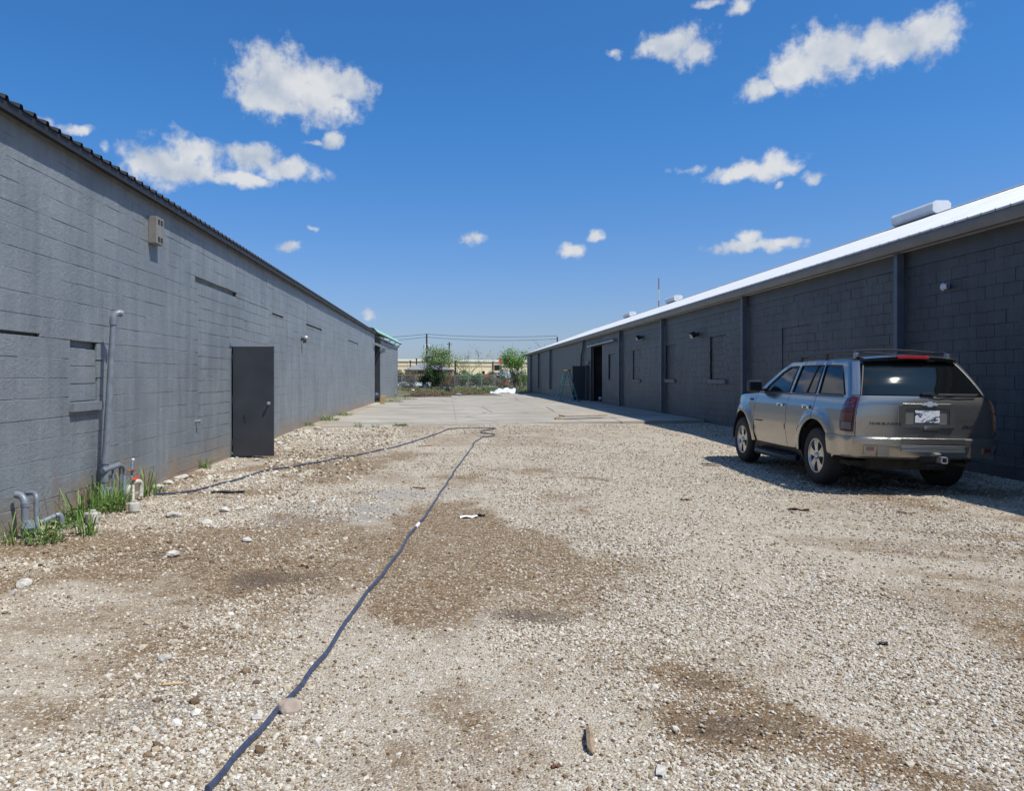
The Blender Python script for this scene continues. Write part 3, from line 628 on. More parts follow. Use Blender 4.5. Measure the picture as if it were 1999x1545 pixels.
for i in range(n+1): inst('roof_panel', rr_me, roofr, Vector((XE-.03, 1.9+i*sw, RT))-world_loc(roofr))
b = MB(); b.add([(RX-.25, 1.9, RT+(RX-.25-XE)*SL+.05), (RX, 1.9, RT+(RX-XE)*SL+.055), (RX+.25, 1.9, RT+(RX-.25-XE)*SL+.05), (RX-.25, YE, RT+(RX-.25-XE)*SL+.05), (RX, YE, RT+(RX-XE)*SL+.055), (RX+.25, YE, RT+(RX-.25-XE)*SL+.05)], [(0,1,4,3), (1,2,5,4)]); b.build('ridge_cap', M['white_roof'], roofr)
b = MB(); g0 = [(XE+.14, EAVE+.19), (XE, EAVE+.19), (XE, EAVE+.09), (XE+.045, EAVE), (XE+.14, EAVE)]
b.prism([(x, 1.9, z) for x, z in g0], (0, YE-1.8, 0)); b.build('gutter', M['gutter'], right)
for px_, bent in ((1765, 0), (1459, 0), (1298, 1), (1214, 1), (1142, 2), (1076, 0), (1053, 0), (1038, 0)):
    yy = yr(px_); b = MB(); w2 = .055; x0, x1 = XR-.165, XR-.025; zb = .08
    if bent == 2:
        pts = [(XR-.1, yy, EAVE), (XR-.1, yy, 3.5), (XR-.1, yy+.7, 3.0), (XR-.1, yy+.9, 2.2), (XR-.1, yy+.9, .15)]; b.tube(pts, .075, 6)
    else:
        if px_ < 1100 and px_ > 1050: zb = .55
        b.cbox(((x0+x1)/2, yy, (EAVE+zb)/2), (x1-x0, .11, EAVE-zb), bev=.01)
        if bent == 1: b.tube([((x0+x1)/2, yy, zb+.03), ((x0+x1)/2-.06, yy-.08, zb-.0), (x0-.22, yy-.4, zb-.01)], .06, 8)
    b.build('downspout', M['spout'], right)
# sliding doorway: jambs, dark inside with bare studs
b = MB(); b.box(13, 13.1, 41, 50, -.1, 3.6); b.box(XR+.12, 13, 40.6, 40.7, -.1, 3.6); b.box(XR+.12, 13, 48.9, 49, -.1, 3.6); b.box(XR+.12, 13, 40.7, 48.9, 3.4, 3.5); b.box(XR+.1, 13, 45.75, 45.85, -.1, 3.4); b.build('dark_interior', M['void'], right)
for yy in (43.1, 44.0, 44.8): b = MB(); b.box(XR+.9, XR+1.0, yy, yy+.1, 0, 3.35); b.build('interior_stud', M['wood_int'], right)
b = MB(); b.box(XR-.0, XR+.16, SLIDE[1], SLIDE[1]+.06, 0, 3.34); b.box(XR-.0, XR+.16, SLIDE[0]-.06, SLIDE[0], 0, 3.34); b.box(XR-.02, XR+.16, SLIDE[0]-.06, SLIDE[1]+.06, 3.30, 3.36); b.build('doorway_frame', M['trim_dark'], right)
b = MB(); b.box(XR-.015, XR+.02, SLIDE[0]-.2, SLIDE[1]+.9, 3.36, 3.75); b.build('header_board', M['trim_dark'], right)
b = MB(); b.tube([(XR-.14, 38.7, 3.40), (XR-.14, 46.0, 3.36)], .055, 8); b.build('door_track', M['galv'], right)
for yy in (39.2, 41, 43, 45): b = MB(); b.box(XR-.16, XR, yy, yy+.05, 3.38, 3.5); b.build('track_bracket', M['galv'], right)
b = MB(); b.box(XR-.1, XR+.01, MAN[0]-.1, MAN[0]+.5, 2.34, 2.5); b.build('door_light', M['gutter'], right)
b = MB(); b.box(XR-.16, XR+.2, 10.9, 22, -.1, .16); b.build('footing', M['frieze'], right)
md = thing('steel_door', 'black steel door standing open beside the stepladder on the right warehouse', 'door', (XR-.02, MAN[1]+.05, .11), (0, 0, R(180)))
b = MB(); b.cbox((.41, 0, 1.06), (.82, .045, 2.12), bev=.004); b.build('door_leaf', M['door'], md, local=True)
b = MB(); b.lathe([(0,.09),(.03,.085),(.03,.065),(.014,.06),(.014,.022)], 12, 'Y', (.74, 0, 1.0)); b.build('door_knob', M['galv'], md, True, local=True)
# floodlights and the little white lamp
for px_, py_, s_, lb in ((1362, 655, 1.0, 'black floodlight on the right warehouse wall, the one nearer the parked car'), (1253, 660, 1.0, 'black floodlight on the right warehouse wall, the one nearer the stepladder')):
    yy = yr(px_); zz = CH+(CY-py_)/F*yy; fl = thing('floodlight', lb, 'floodlight', (XR, yy, zz), group='floodlights on the right warehouse')
    b = MB(); b.cbox((-.03, 0, .03), (.06, .13, .13), bev=.008); b.build('mounting_box', M['trim_dark'], fl, local=True)
    b = MB(); b.cbox((-.16, 0, .02), (.14, .24, .19), rot=Matrix.Rotation(R(-25), 3, 'Y'), bev=.015); b.build('lamp_head', M['dark'], fl, local=True)
    b = MB(); b.cbox((-.215, 0, -.035), (.03, .20, .14), rot=Matrix.Rotation(R(-25), 3, 'Y')); b.build('lens', M['galv'], fl, local=True)
yy = yr(1853); zz = CH+(CY-560)/F*yy
wl2 = thing('wall_lamp', 'little white lamp shade high on the dark wall above the parked car', 'lamp', (XR, yy, zz))
b = MB(); b.lathe([(.028,-.045),(.03,-.01),(.05,.05),(.052,.055),(0,.055)], 14, 'Y', (-.075, -.02, 0)); b.v = [(v[0], v[1]*1.25, v[2]*1.35) for v in b.v]; b.build('shade', M['vent_white'], wl2, True, local=True)
b = MB(); b.cbox((-.015, 0, 0), (.03, .08, .07), bev=.006); b.cbox((-.04, .02, 0), (.05, .02, .02)); b.build('mounting_plate', M['trim_dark'], wl2, local=True)
# ridge ventilators
for px0, px1, lb in ((1838, 1757, 'white octagonal roof vent on the ridge nearest the camera'), (1324, 1307, 'white octagonal roof vent, middle one of three along the ridge'), (1235, 1223, 'white octagonal roof vent on the ridge, farthest of three')):
    ya, yb = RX*F/(px0-CX), RX*F/(px1-CX); zb = RT+(RX-XE)*SL-.03
    rv = thing('roof_vent', lb, 'roof vent', (RX, ya, zb), group='ridge vents on the right warehouse'); w2, h2, c2 = .28, .42, .085
    b = MB(); o8 = [(-w2+c2, .04), (w2-c2, .04), (w2, .04+c2), (w2, h2-c2), (w2-c2, h2), (-w2+c2, h2), (-w2, h2-c2), (-w2, .04+c2)]
    b.prism([(x, 0, z) for x, z in o8], (0, yb-ya, 0)); b.build('housing', M['vent_white'], rv, local=True)
    b = MB(); b.prism([(x*1.06, -.02, .23+(z-.23)*1.06) for x, z in o8], (0, .02, 0)); b.prism([(x*1.06, yb-ya, .23+(z-.23)*1.06) for x, z in o8], (0, .02, 0)); b.build('end_cap', M['vent_white'], rv, local=True)
    b = MB(); b.box(-.16, .16, .05, yb-ya-.05, -.1, .06); b.build('throat', M['gutter'], rv, local=True)
# ------------------------------------------------------------------ silver estate car (local frame: x right, y forward from the rear bumper, z up)
M['paint'] = mat('pewter_metallic_paint', (.345,.33,.30), .24, .88, coat=.7); M['paint'].node_tree.nodes['Principled BSDF'].inputs['Coat Roughness'].default_value = .06
M['glass'] = mat('tinted_glass', (.005,.006,.007), .03, spec=.45)
M['rubber'] = mat('tyre_rubber', (.022,.021,.02), .75, var=.3, vscale=20, bump=.1)
M['black_plastic'] = mat('black_plastic', (.018,.018,.02), .45)
M['alloy'] = mat('alloy_rim', (.55,.55,.54), .28, .9)
M['chrome'] = mat('chrome', (.75,.76,.78), .08, 1)
M['lens_red'] = mat('red_lamp_lens', (.09,.004,.007), .08, spec=.9, coat=1)
M['lens_dark'] = mat('dark_red_lamp_lens', (.05,.003,.006), .1, spec=.9)
M['lens_clear'] = mat('clear_lamp_lens', (.13,.13,.135), .12, spec=.9)
M['badge'] = mat('dark_chrome_letters', (.06,.06,.062), .25, .6)
M['seat'] = mat('dark_seat_cloth', (.03,.03,.032), .9)
M['seam'] = mat('panel_gap', (.015,.015,.015), .7)
M['under'] = mat('dirty_underbody', (.03,.028,.026), .85, var=.4, vscale=8)
def make_clear():
    m = bpy.data.materials.new('clear_side_glass'); m.use_nodes = True; N = m.node_tree.nodes; Lk = m.node_tree.links.new; N.remove(N['Principled BSDF'])
    t = N.new('ShaderNodeBsdfTransparent'); t.inputs[0].default_value = (.55,.6,.6,1); g = N.new('ShaderNodeBsdfGlossy'); g.inputs['Roughness'].default_value = .03; g.inputs[0].default_value = (.8,.8,.8,1)
    f = N.new('ShaderNodeFresnel'); f.inputs[0].default_value = 1.5; x = N.new('ShaderNodeMixShader'); Lk(f.outputs[0], x.inputs[0]); Lk(t.outputs[0], x.inputs[1]); Lk(g.outputs[0], x.inputs[2]); Lk(x.outputs[0], N['Material Output'].inputs[0]); return m
M['clear'] = make_clear()
def make_plate():
    m = mat('number_plate_print', (.62,.64,.68), .4); N, Lk, b = nodes_of(m); g = N.new('ShaderNodeTexCoord')
    mp = N.new('ShaderNodeMapping'); mp.inputs['Scale'].default_value = (1.1, 1, 2.4); Lk(g.outputs['Object'], mp.inputs['Vector'])
    n = N.new('ShaderNodeTexNoise'); n.inputs['Scale'].default_value = 9; n.inputs['Detail'].default_value = 2; n.inputs['Distortion'].default_value = 1.5; Lk(mp.outputs[0], n.inputs['Vector'])
    r = N.new('ShaderNodeMapRange'); r.inputs[1].default_value = .555; r.inputs[2].default_value = .575; Lk(n.outputs[0], r.inputs[0])
    x = N.new('ShaderNodeMix'); x.data_type = 'RGBA'; x.inputs[6].default_value = (.66,.68,.72,1); x.inputs[7].default_value = (.05,.06,.09,1); Lk(r.outputs[0], x.inputs[0]); Lk(x.outputs[2], b.inputs['Base Color']); return m
def build_car():
    car = thing('parked_car', 'pewter silver sport utility car with roof rack parked beside the dark right wall', 'car', (6.02, 9.6, .0), (0, R(.9), R(-1.4)))
    AX = (1.13, 4.0); RW = .40; ARCH = .515
    interp = lambda z, t: float(np.interp(z, [a for a, _ in t], [b for _, b in t]))
    TW = [(.28,.855),(.42,.90),(.60,.925),(.78,.935),(.95,.93),(1.08,.915),(1.18,.888),(1.24,.862)]
    TU = [(1.2,.872),(1.26,.85),(1.45,.787),(1.62,.725),(1.70,.69),(1.76,.645)]
    TR = [(.28,.12),(.66,.10),(1.0,.095),(1.16,.10),(1.25,.13),(1.30,.162),(1.40,.228),(1.50,.302),(1.60,.384),(1.70,.475),(1.76,.535)]
    RC = .15
    def plan(y):
        if y < 3.7: return 1.0
        return max(0.0, 1-((y-3.7)/1.165)**3.4)**(1/3.0)*(1-.05*((y-3.7)/1.165))
    def P(u, z, upper=False, off=0.0, side=-1):
        def pt(u, z):
            W = interp(z, TU if upper else TW); yr_ = interp(z, TR); r = RC
            if u <= .72: x = (W-r)*u/.72; y = yr_+.045*(u/.72)**2
            elif u <= .95: t = (u-.72)/.23*math.pi/2; x = (W-r)+r*math.sin(t); y = yr_+.045+r*(1-math.cos(t))
            else:
                y0 = u-.95+.295; fall = 1-float(sm(.295, 1.7, y0)); y = y0+(yr_-.10)*fall; x = W
                if not upper:
                    x *= plan(y)
                    for a in AX:
                        d = math.hypot(y-a, z-RW); x += .030*(1-float(sm(.60, .665, d)))*(1 if y < 4.55 else .5)
                else: x *= 1-.02*float(sm(2.2, 3.3, y))
            return Vector((x, y, z))
        p = pt(u, z)
        if off:
            du = pt(u+.01, z)-pt(u-.01, z) if u > .01 else Vector((.01, 0, 0)); dz = pt(u, min(z+.01, 1.76))-pt(u, z-.01)
            n = dz.cross(du); n.normalize(); n = -n if (n.x < 0 if u > .5 else n.y > 0) else n
            p += n*off
        return Vector((p.x*(-1 if side < 0 else 1), p.y, p.z))
    U = lambda y: y+.655                            # side: reference y -> unrolled coordinate
    def inside(p, poly):
        c = False; n = len(poly)
        for i in range(n):
            a, b = poly[i], poly[(i+1) % n]
            if (a[1] > p[1]) != (b[1] > p[1]) and p[0] < (b[0]-a[0])*(p[1]-a[1])/(b[1]-a[1])+a[0]: c = not c
        return c
    def dens(poly, st=.05):
        out = []
        for i in range(len(poly)):
            a, b = Vector(poly[i]), Vector(poly[(i+1) % len(poly)]); k = max(1, int((b-a).length/st))
            out += [tuple(a+(b-a)*j/k) for j in range(k)]
        return out
    def panel(name, poly, mt, parent, holes=(), upper=False, off=0.0, side=-1, step=.045, rim=.02, smooth=30):
        outer = dens(poly); hs = [dens(h) for h in holes]; vs = [Vector(p) for p in outer]; ed = [(i, (i+1) % len(outer)) for i in range(len(outer))]
        loops = [list(range(len(outer)))]
        for h in hs:
            n = len(vs); vs += [Vector(p) for p in h]; ed += [(n+i, n+(i+1) % len(h)) for i in range(len(h))]; loops.append([n+i for i in range(len(h))])
        xs = [p[0] for p in outer]; zs = [p[1] for p in outer]; allb = outer+[p for h in hs for p in h]
        ba = np.array(allb)
        a = min(xs)+step/2
        while a < max(xs):
            c = min(zs)+step/2
            while c < max(zs):
                if inside((a, c), outer) and not any(inside((a, c), h) for h in hs) and np.min(np.hypot(ba[:,0]-a, ba[:,1]-c)) > step*.45: vs.append(Vector((a, c)))
                c += step
            a += step
        ov, oe, of, *_ = delaunay_2d_cdt(vs, ed, [], 0, 1e-5)
        fs = []
        for f in of:
            c = sum((ov[i] for i in f), Vector((0, 0)))/len(f)
            if inside(c, outer) and not any(inside(c, h) for h in hs): fs.append(tuple(f))
        mb = MB(); base = [P(v.x, v.y, upper, off, side) for v in ov]; mb.add(base, fs)
        if rim:                                   # fold the edges inwards so panels have thickness
            cnt = {}
            for f in fs:
                for i in range(len(f)): k = tuple(sorted((f[i], f[(i+1) % len(f)]))); cnt[k] = cnt.get(k, 0)+1
            be = [k for k, v in cnt.items() if v == 1]; ids = sorted({i for e in be for i in e}); mpi = {}
            n0 = len(mb.v)
            for q, i in enumerate(ids): mpi[i] = n0+q; mb.v.append(tuple(P(ov[i].x, ov[i].y, upper, off-rim, side)))
            for a_, b_ in be: mb.f.append((a_, b_, mpi[b_], mpi[a_]))
        return mb.build(name, mt, parent, smooth, local=True)
    def arch(a, r, z0, lo, hi, n=18):               # arc points on a wheel arch in (u, z)
        return [(U(a+r*math.cos(R(lo+(hi-lo)*i/n))), max(z0, RW+r*math.sin(R(lo+(hi-lo)*i/n)))) for i in range(n+1)]
    hood = lambda y: 1.225-.03*max(0, (y-3.3))-.17*max(0, (y-3.9))**2
    body = MB(); body.box(-.78, .78, .5, 4.5, .34, .40); bodyo = body.build('floor_pan', M['under'], car, local=True)
    G = .006
    for s in (-1, 1):
        r0, r1 = AX
        a1 = math.degrees(math.asin((.43-RW)/ARCH))
        # quarter panel: taillight edge, over the rear arch, up to the belt
        seam = [(1.235, 1.225), (1.215, 1.10), (1.20, RW+ARCH+.002)]
        qp = [(.80, .80), (.80, 1.245), (.93, 1.245)]+[(U(y), 1.24) for y in (.5, .8, 1.05)]+[(U(1.235-G), 1.235), (U(1.212-G), 1.08), (U(1.195-G), RW+math.sqrt(ARCH**2-.065**2))]
        qp += arch(r0, ARCH, .43, 82.5, 180-a1)+[(U(.55), .47), (U(.45), .66), (.93, .70)]
        panel('quarter_panel', qp, M['paint'], car, side=s)
        # rear door, front door
        rd = [(U(1.235+G), 1.235), (U(2.13-G), 1.235), (U(2.12-G), .80), (U(2.10-G), .435)]+[(U(1.66), .435)]+arch(r0, ARCH, .43, a1+2, 82)+[(U(1.212+G), 1.08)]
        d1 = panel('door', rd, M['paint'], car, side=s)
        fd = [(U(2.13+G), 1.235), (U(3.38), 1.232), (U(3.42), 1.0), (U(3.40), .62), (U(3.33), .435), (U(2.10+G), .435), (U(2.12+G), .80)]
        d2 = panel('door', fd, M['paint'], car, side=s)
        # fender and nose
        ff = [(U(3.38+2*G), 1.228)]+[(U(y), hood(y)) for y in (3.6, 3.9, 4.1, 4.3, 4.5, 4.65, 4.75, 4.81, 4.84, 4.858)]+[(U(4.858), .60), (U(4.7), .52), (U(4.56), .47)]
        ff += arch(r1, ARCH, .43, a1, 180-a1)[0:]+[(U(3.37), .435), (U(3.40+2*G), .62), (U(3.42+2*G), 1.0)]
        panel('fender', ff, M['paint'], car, side=s)
        panel('front_bumper', [(U(4.56), .465), (U(4.7), .515), (U(4.858), .595), (U(4.858), .38), (U(4.5), .36)], M['paint'], car, side=s, off=.012)
        panel('headlight', [(U(4.50), .78), (U(4.50), .93), (U(4.84), .90), (U(4.84), .78)], M['lens_clear'], car, side=s, off=.012)
        panel('rocker', [(U(1.58), .30), (U(1.60), .43), (U(3.36), .43), (U(3.5), .30)], M['black_plastic'], car, side=s, off=-.015, rim=.06)
        for ln in ([(1.235,1.235),(1.212,1.08),(1.198,.92)], [(2.13,1.235),(2.12,.80),(2.10,.435)], [(3.385,1.23),(3.424,1.0),(3.404,.62),(3.34,.435)], [(2.10,.435),(3.34,.435)], [(1.66,.435),(2.10,.435)]):
            b = MB(); b.tube([P(U(y), z, False, -.004, s) for y, z in ln], .0075, 5); b.build('panel_gap', M['seam'], car, local=True)
        # door rub strip / badge bar and handles
        panel('rub_strip', [(U(1.70), .70), (U(1.66), .79), (U(2.10), .79), (U(2.10), .70)], M['paint'], d1, side=s, off=.012, rim=.012)
        panel('rub_strip', [(U(2.15), .70), (U(2.15), .79), (U(3.36), .79), (U(3.38), .70)], M['paint'], d2, side=s, off=.012, rim=.012)
        panel('badge', [(U(3.02), .775), (U(3.02), .795), (U(3.34), .795), (U(3.34), .775)], M['black_plastic'], d2, side=s, off=.016, rim=.004)
        panel('fender_vent', [(U(3.50), 1.10), (U(3.50), 1.14), (U(3.66), 1.14), (U(3.66), 1.10)], M['black_plastic'], car, side=s, off=.005, rim=.004)
        for dd, yy in ((d1, 1.42), (d2, 2.32)):
            p = P(U(yy), 1.075, side=s); b = MB(); b.cbox(p+Vector((s*.022, .0, .0)), (.035, .20, .055), bev=.015); h = b.build('handle', M['chrome'], dd, 40, local=True)
            b = MB(); b.cbox(p+Vector((s*.041, -.005, -.012)), (.004, .09, .022)); b.build('handle_recess', M['black_plastic'], h, local=True)
        # greenhouse side with window holes
        T = 1.695; BL = 1.238
        wq = [(U(.42), 1.265), (U(.50), 1.655), (U(1.17), 1.668), (U(1.19), 1.265)]
        wr = [(U(1.30), 1.265), (U(1.29), 1.668), (U(2.06), 1.668), (U(2.08), 1.265)]
        wf = [(U(2.20), 1.265), (U(2.19), 1.665), (U(2.46), 1.655), (U(2.68), 1.58), (U(3.10), 1.36), (U(3.22), 1.265)]
        up = [(.80, BL), (.80, 1.72)]+[(U(.30), 1.74), (U(.6), T+.05), (U(2.50), T+.035), (U(2.75), T-.06), (U(3.2), 1.41), (U(3.38), 1.30), (U(3.42), BL)]
        panel('pillar_frame', up, M['paint'], car, holes=[wq, wr, wf], upper=True, side=s, step=.06)
        def ins(poly, d):
            c = sum((Vector(p) for p in poly), Vector((0, 0)))/len(poly); return [tuple(c+(Vector(p)-c)*(1+d/(Vector(p)-c).length)) for p in poly]
        panel('quarter_window', ins(wq, .012), M['glass'], car, upper=True, side=s, off=-.006, rim=0)
        panel('window', ins(wr, .012), M['glass'], d1, upper=True, side=s, off=-.008, rim=0)
        panel('window', ins(wf, .012), M['clear'], d2, upper=True, side=s, off=-.008, rim=0)
        for poly, par in ((wq, car), (wr, d1), (wf, d2)):
            b = MB(); pts = [P(q[0], q[1], True, .001, s) for q in dens(poly, .06)]; b.tube(pts+[pts[0], pts[1]], .011, 5, cap=False); b.build('window_trim', M['black_plastic'], par, local=True)
        b = MB(); b.tube([P(U(1.60), 1.27, True, -.002, s), P(U(1.52), 1.665, True, -.002, s)], .012, 5); b.build('window_divider', M['black_plastic'], d1, local=True)
        for y0, y1 in ((1.237, 1.235), (2.135, 2.125)):
            b = MB(); b.tube([P(U(y0), 1.235, True, -.003, s), P(U(y1), 1.70, True, -.003, s)], .0055, 5); b.build('door_gap', M['seam'], car, local=True)
        b = MB(); b.tube([P(U(y), 1.24, True, .004, s) for y in (.45, .8, 1.2, 1.7, 2.2, 2.8, 3.36)], .010, 5); b.build('belt_trim', M['black_plastic'], car, local=True)
        # tail lamp: three stacked lenses in a dark housing
        tl = [(.815, .80), (.81, 1.235), (.87, 1.245), (.95, 1.215), (1.02, 1.14), (1.055, 1.0), (1.05, .86), (1.03, .80)]
        t_ = panel('taillight', tl, M['lens_dark'], car, side=s, off=.014, rim=.014)
        panel('upper_lens', [(.83, 1.06), (.83, 1.21), (.90, 1.22), (.965, 1.18), (1.0, 1.11), (1.01, 1.06)], M['lens_red'], t_, side=s, off=.026, rim=.012)
        panel('middle_lens', [(.83, .935), (.83, 1.045), (1.01, 1.045), (1.025, .985), (1.02, .935)], M['lens_red'], t_, side=s, off=.026, rim=.012)
        panel('reversing_lens', [(.84, .83), (.84, .92), (1.0, .92), (1.0, .83)], M['lens_clear'], t_, side=s, off=.02, rim=.01)
        panel('lamp_base', [(.80, .745), (.80, .80), (1.04, .80), (1.03, .76)], M['paint'], car, side=s, off=.006)
        # chrome pillar strip at the rear corner
        panel('pillar_strip', [(.80, 1.27), (.80, 1.70), (.90, 1.70), (.90, 1.27)], M['alloy'], car, upper=True, side=s, off=.008, rim=.01)
        # mirror
        b = MB(); mp_ = Vector((s*1.00, 3.22, 1.35)); b.cbox(mp_, (.23, .13, .19), bev=.045); b.cbox(mp_+Vector((-s*.15, .02, -.06)), (.12, .06, .05), bev=.015); mr_ = b.build('wing_mirror', M['black_plastic'], car, 40, local=True)
        b = MB(); b.cbox(mp_+Vector((0, -.066, .0)), (.18, .004, .13)); b.build('mirror_glass', M['glass'], mr_, local=True)
        # running board with brackets
        b = MB(); b.tube([(s*.90, 1.74, .30), (s*.965, 1.85, .285), (s*.965, 3.15, .285), (s*.90, 3.28, .30)], .05, 8)
        rb = b.build('running_board', M['black_plastic'], car, 40, local=True)
        b = MB(); b.box(min(s*.93, s*1.0), max(s*.93, s*1.0), 1.95, 3.05, .333, .34); b.build('step_pad', M['rubber'], rb, local=True)
        for yy in (2.0, 2.95): b = MB(); b.cbox((s*.87, yy, .33), (.18, .05, .04)); b.build('step_bracket', M['under'], rb, local=True)
        # roof rail
        b = MB(); b.tube([(s*.60, .62, 1.755), (s*.60, .74, 1.835), (s*.605, 1.2, 1.85), (s*.61, 1.9, 1.845), (s*.60, 2.3, 1.81), (s*.59, 2.42, 1.745)], .022, 8); rl = b.build('roof_rail', M['black_plastic'], car, True, local=True)
        for yy in (.68, 1.5, 2.34): b = MB(); b.cbox((s*.60, yy, 1.785), (.05, .09, .09), bev=.015); b.build('rail_foot', M['black_plastic'] if yy > 1 else M['paint'], rl, local=True)
        # wheels
        for a in AX:
            w = thing('wheel', None, None); w.parent = car; w.location = (s*.80, a, RW)
            b = MB(); b.lathe([(.225,-.10),(.255,-.118),(.32,-.125),(.37,-.112),(.391,-.09),(.399,-.05),(.40,0),(.399,.05),(.391,.09),(.37,.112),(.32,.125),(.255,.118),(.225,.10)], 40, 'X')
            b.build('tyre', M['rubber'], w, True, local=True)
            b = MB(); b.lathe([(.0,s*.035),(.22,s*.035)], 30, 'X'); b.lathe([(.0,-s*.06),(.21,-s*.06)], 24, 'X'); b.build('brake_disc', M['under'], w, local=True)
            b = MB(); b.lathe([(.227,-.10),(.227,.0),(.210,s*.03),(.213,s*.09),(.227,s*.112),(.239,s*.112),(.242,s*.10)], 40, 'X'); rm = b.build('rim', M['alloy'], w, True, local=True)
            for k in range(5):
                t = 2*math.pi*k/5+.3; b = MB(); prof = [(.045,.046,.098),(.09,.038,.104),(.15,.050,.108),(.216,.080,.103)]
                q = []
                for (rr_, hw, xo) in prof:
                    c_, s_ = math.cos(t), math.sin(t)
                    for e in (-1, 1): q.append((s*xo, rr_*c_-e*hw*s_, rr_*s_+e*hw*c_))
                for (rr_, hw, xo) in prof:
                    for e in (-1, 1): q.append((s*(xo-.05), rr_*c_-e*hw*s_, rr_*s_+e*hw*c_))
                f_ = [(2*i, 2*i+1, 2*i+3, 2*i+2) for i in range(3)]+[(2*i, 2*i+2, 2*i+10, 2*i+8) for i in range(3)]+[(2*i+1, 2*i+9, 2*i+11, 2*i+3) for i in range(3)]
                b.add(q, f_); b.build('spoke', M['alloy'], rm, local=True)
            b = MB(); b.lathe([(0,s*.125),(.03,s*.123),(.046,s*.112),(.05,s*.095)], 16, 'X'); b.build('hub_cap', M['alloy'], rm, True, local=True)
            # dark wheel well
            b = MB(); n = 16
            arc = [(a+.51*math.cos(math.pi*i/n), RW+.51*math.sin(math.pi*i/n)) for i in range(n+1)]
            for i in range(n): y0, z0 = arc[i]; y1, z1 = arc[i+1]; b.add([(s*.55, y0, z0), (s*.90, y0, z0), (s*.90, y1, z1), (s*.55, y1, z1)], [(0,1,2,3)])
            b.add([(s*.55, y, z) for y, z in arc], [tuple(range(n+1))]); b.build('wheel_well', M['seam'], car, local=True)
    # hood, windshield, roof
    def hoodf(a, c):
        y = 3.2+1.655*c; z = hood(y)+.0; w = abs(P(U(y), z).x)-.004; x = (2*a-1); return (x*w, y, z+.045*(1-x**4)*min(1, (4.86-y)/.5))
    b = MB(); b.grid(hoodf, 16, 24); b.build('hood', M['paint'], car, True, local=True)
    ap = [(3.42, BL), (3.38, 1.30), (3.2, 1.41), (2.75, T-.06), (2.50, T+.035)]
    def wsf(a, c):
        q = c*(len(ap)-1); i = min(int(q), len(ap)-2); t = q-i; y = ap[i][0]*(1-t)+ap[i+1][0]*t; z = ap[i][1]*(1-t)+ap[i+1][1]*t
        p = P(U(y), z, True, -.01); x = 2*a-1; return (-p.x*x, p.y+.16*(1-x*x), z+.02*(1-x*x))
    b = MB(); b.grid(wsf, 14, 12); b.build('windshield', M['clear'], car, True, local=True)
    def rooff(a, c):
        y0 = .25+2.27*c; zt = float(np.interp(y0, [.25,.30,.6,2.5,2.75], [1.735,1.74,T+.05,T+.035,T-.06])); p = P(U(y0) if y0 > .295 else .95, min(zt, 1.755), True, -.002); x = 2*a-1
        return (-p.x*x, p.y, zt+.055*(1-abs(x)**2.6))
    b = MB(); b.grid(rooff, 20, 24); b.build('roof', M['paint'], car, True, local=True)
    # rear spoiler lip over the back window with the high brake lamp
    def spf(a, c):
        x = 2*a-1; return (x*.60, .50-.02*x*x*0+.05*x*x-.10*(1-c), 1.765+.035*(1-x*x)-.025*(1-c))
    b = MB(); b.grid(spf, 16, 4); b.grid(lambda a, c: (spf(a, 0)[0], spf(a, 0)[1]+.06*c, spf(a, 0)[2]-.04*c), 16, 2); b.build('roof_spoiler', M['paint'], car, 60, local=True)
    b = MB()
    for k in range(8):
        x0, x1 = -.2+.4*k/8, -.2+.4*(k+1)/8
        q = [spf((x/.60+1)/2, 0) for x in (x0, x1)]; b.add([(q[0][0], q[0][1]-.004, q[0][2]-.022), (q[1][0], q[1][1]-.004, q[1][2]-.022), (q[1][0], q[1][1]-.004, q[1][2]+.006), (q[0][0], q[0][1]-.004, q[0][2]+.006), (q[0][0], q[0][1]+.05, q[0][2]+.02), (q[1][0], q[1][1]+.05, q[1][2]+.02)], [(0,1,2,3), (3,2,5,4)])
    b.build('high_brake_light', mat('bright_red_lens', (.38,.02,.03), .15, coat=1), car, local=True)
    for yy in (.95, 1.9):
        b = MB(); b.tube([(-.60, yy, 1.845), (-.3, yy, 1.872), (0, yy, 1.88), (.3, yy, 1.872), (.60, yy, 1.845)], .016, 6); b.build('roof_crossbar', M['black_plastic'], car, True, local=True)
    # tailgate and rear glass (both halves in one sheet)
    def sheet(name, z0, z1, umax, mt, parent, upper=False, off=0.0, nz=10, holes=None, ztab=None):
        b = MB()
        def fn(a, c):
            x = 2*a-1; z = z0+(z1-z0)*c; um = umax(c) if callable(umax) else umax; p = P(abs(x)*um, z, upper, off); return (math.copysign(1, x)*abs(p.x), p.y, p.z)
        b.grid(fn, 28, nz); return b.build(name, mt, parent, 35, local=True)
    b = MB()
    for x in (-1, 1): b.tube([P(.797, z, False, -.002, x) for z in (.74,.9,1.05,1.2,1.25)], .0065, 5)
    b.build('panel_gap', M['seam'], car, local=True)
    tg = sheet('tailgate', .735, 1.262, .795, M['paint'], car, off=.002, nz=18)
    rw = sheet('rear_window', 1.272, 1.715, lambda c: .79-.03*c, M['glass'], car, upper=True, off=.006, nz=14)
    b = MB()
    for x in (-1, 1): b.tube([Vector((x*abs(p.x), p.y, p.z)) for p in [P(.795-.03*c/6, 1.262+.455*c/6, True, .004) for c in range(7)]], .012, 5)
    b.build('window_seal', M['black_plastic'], rw, local=True)
    # licence plate recess, plate, emblem, handle, wiper, lettering
    Y0 = P(0, 1.0).y
    b = MB(); fr = [(-.345,.865),(.345,.865),(.345,1.145),(.30,1.175),(-.30,1.175),(-.345,1.145)]
    iw = [(-.275,.915),(.275,.915),(.275,1.10),(.25,1.115),(-.25,1.115),(-.275,1.10)]
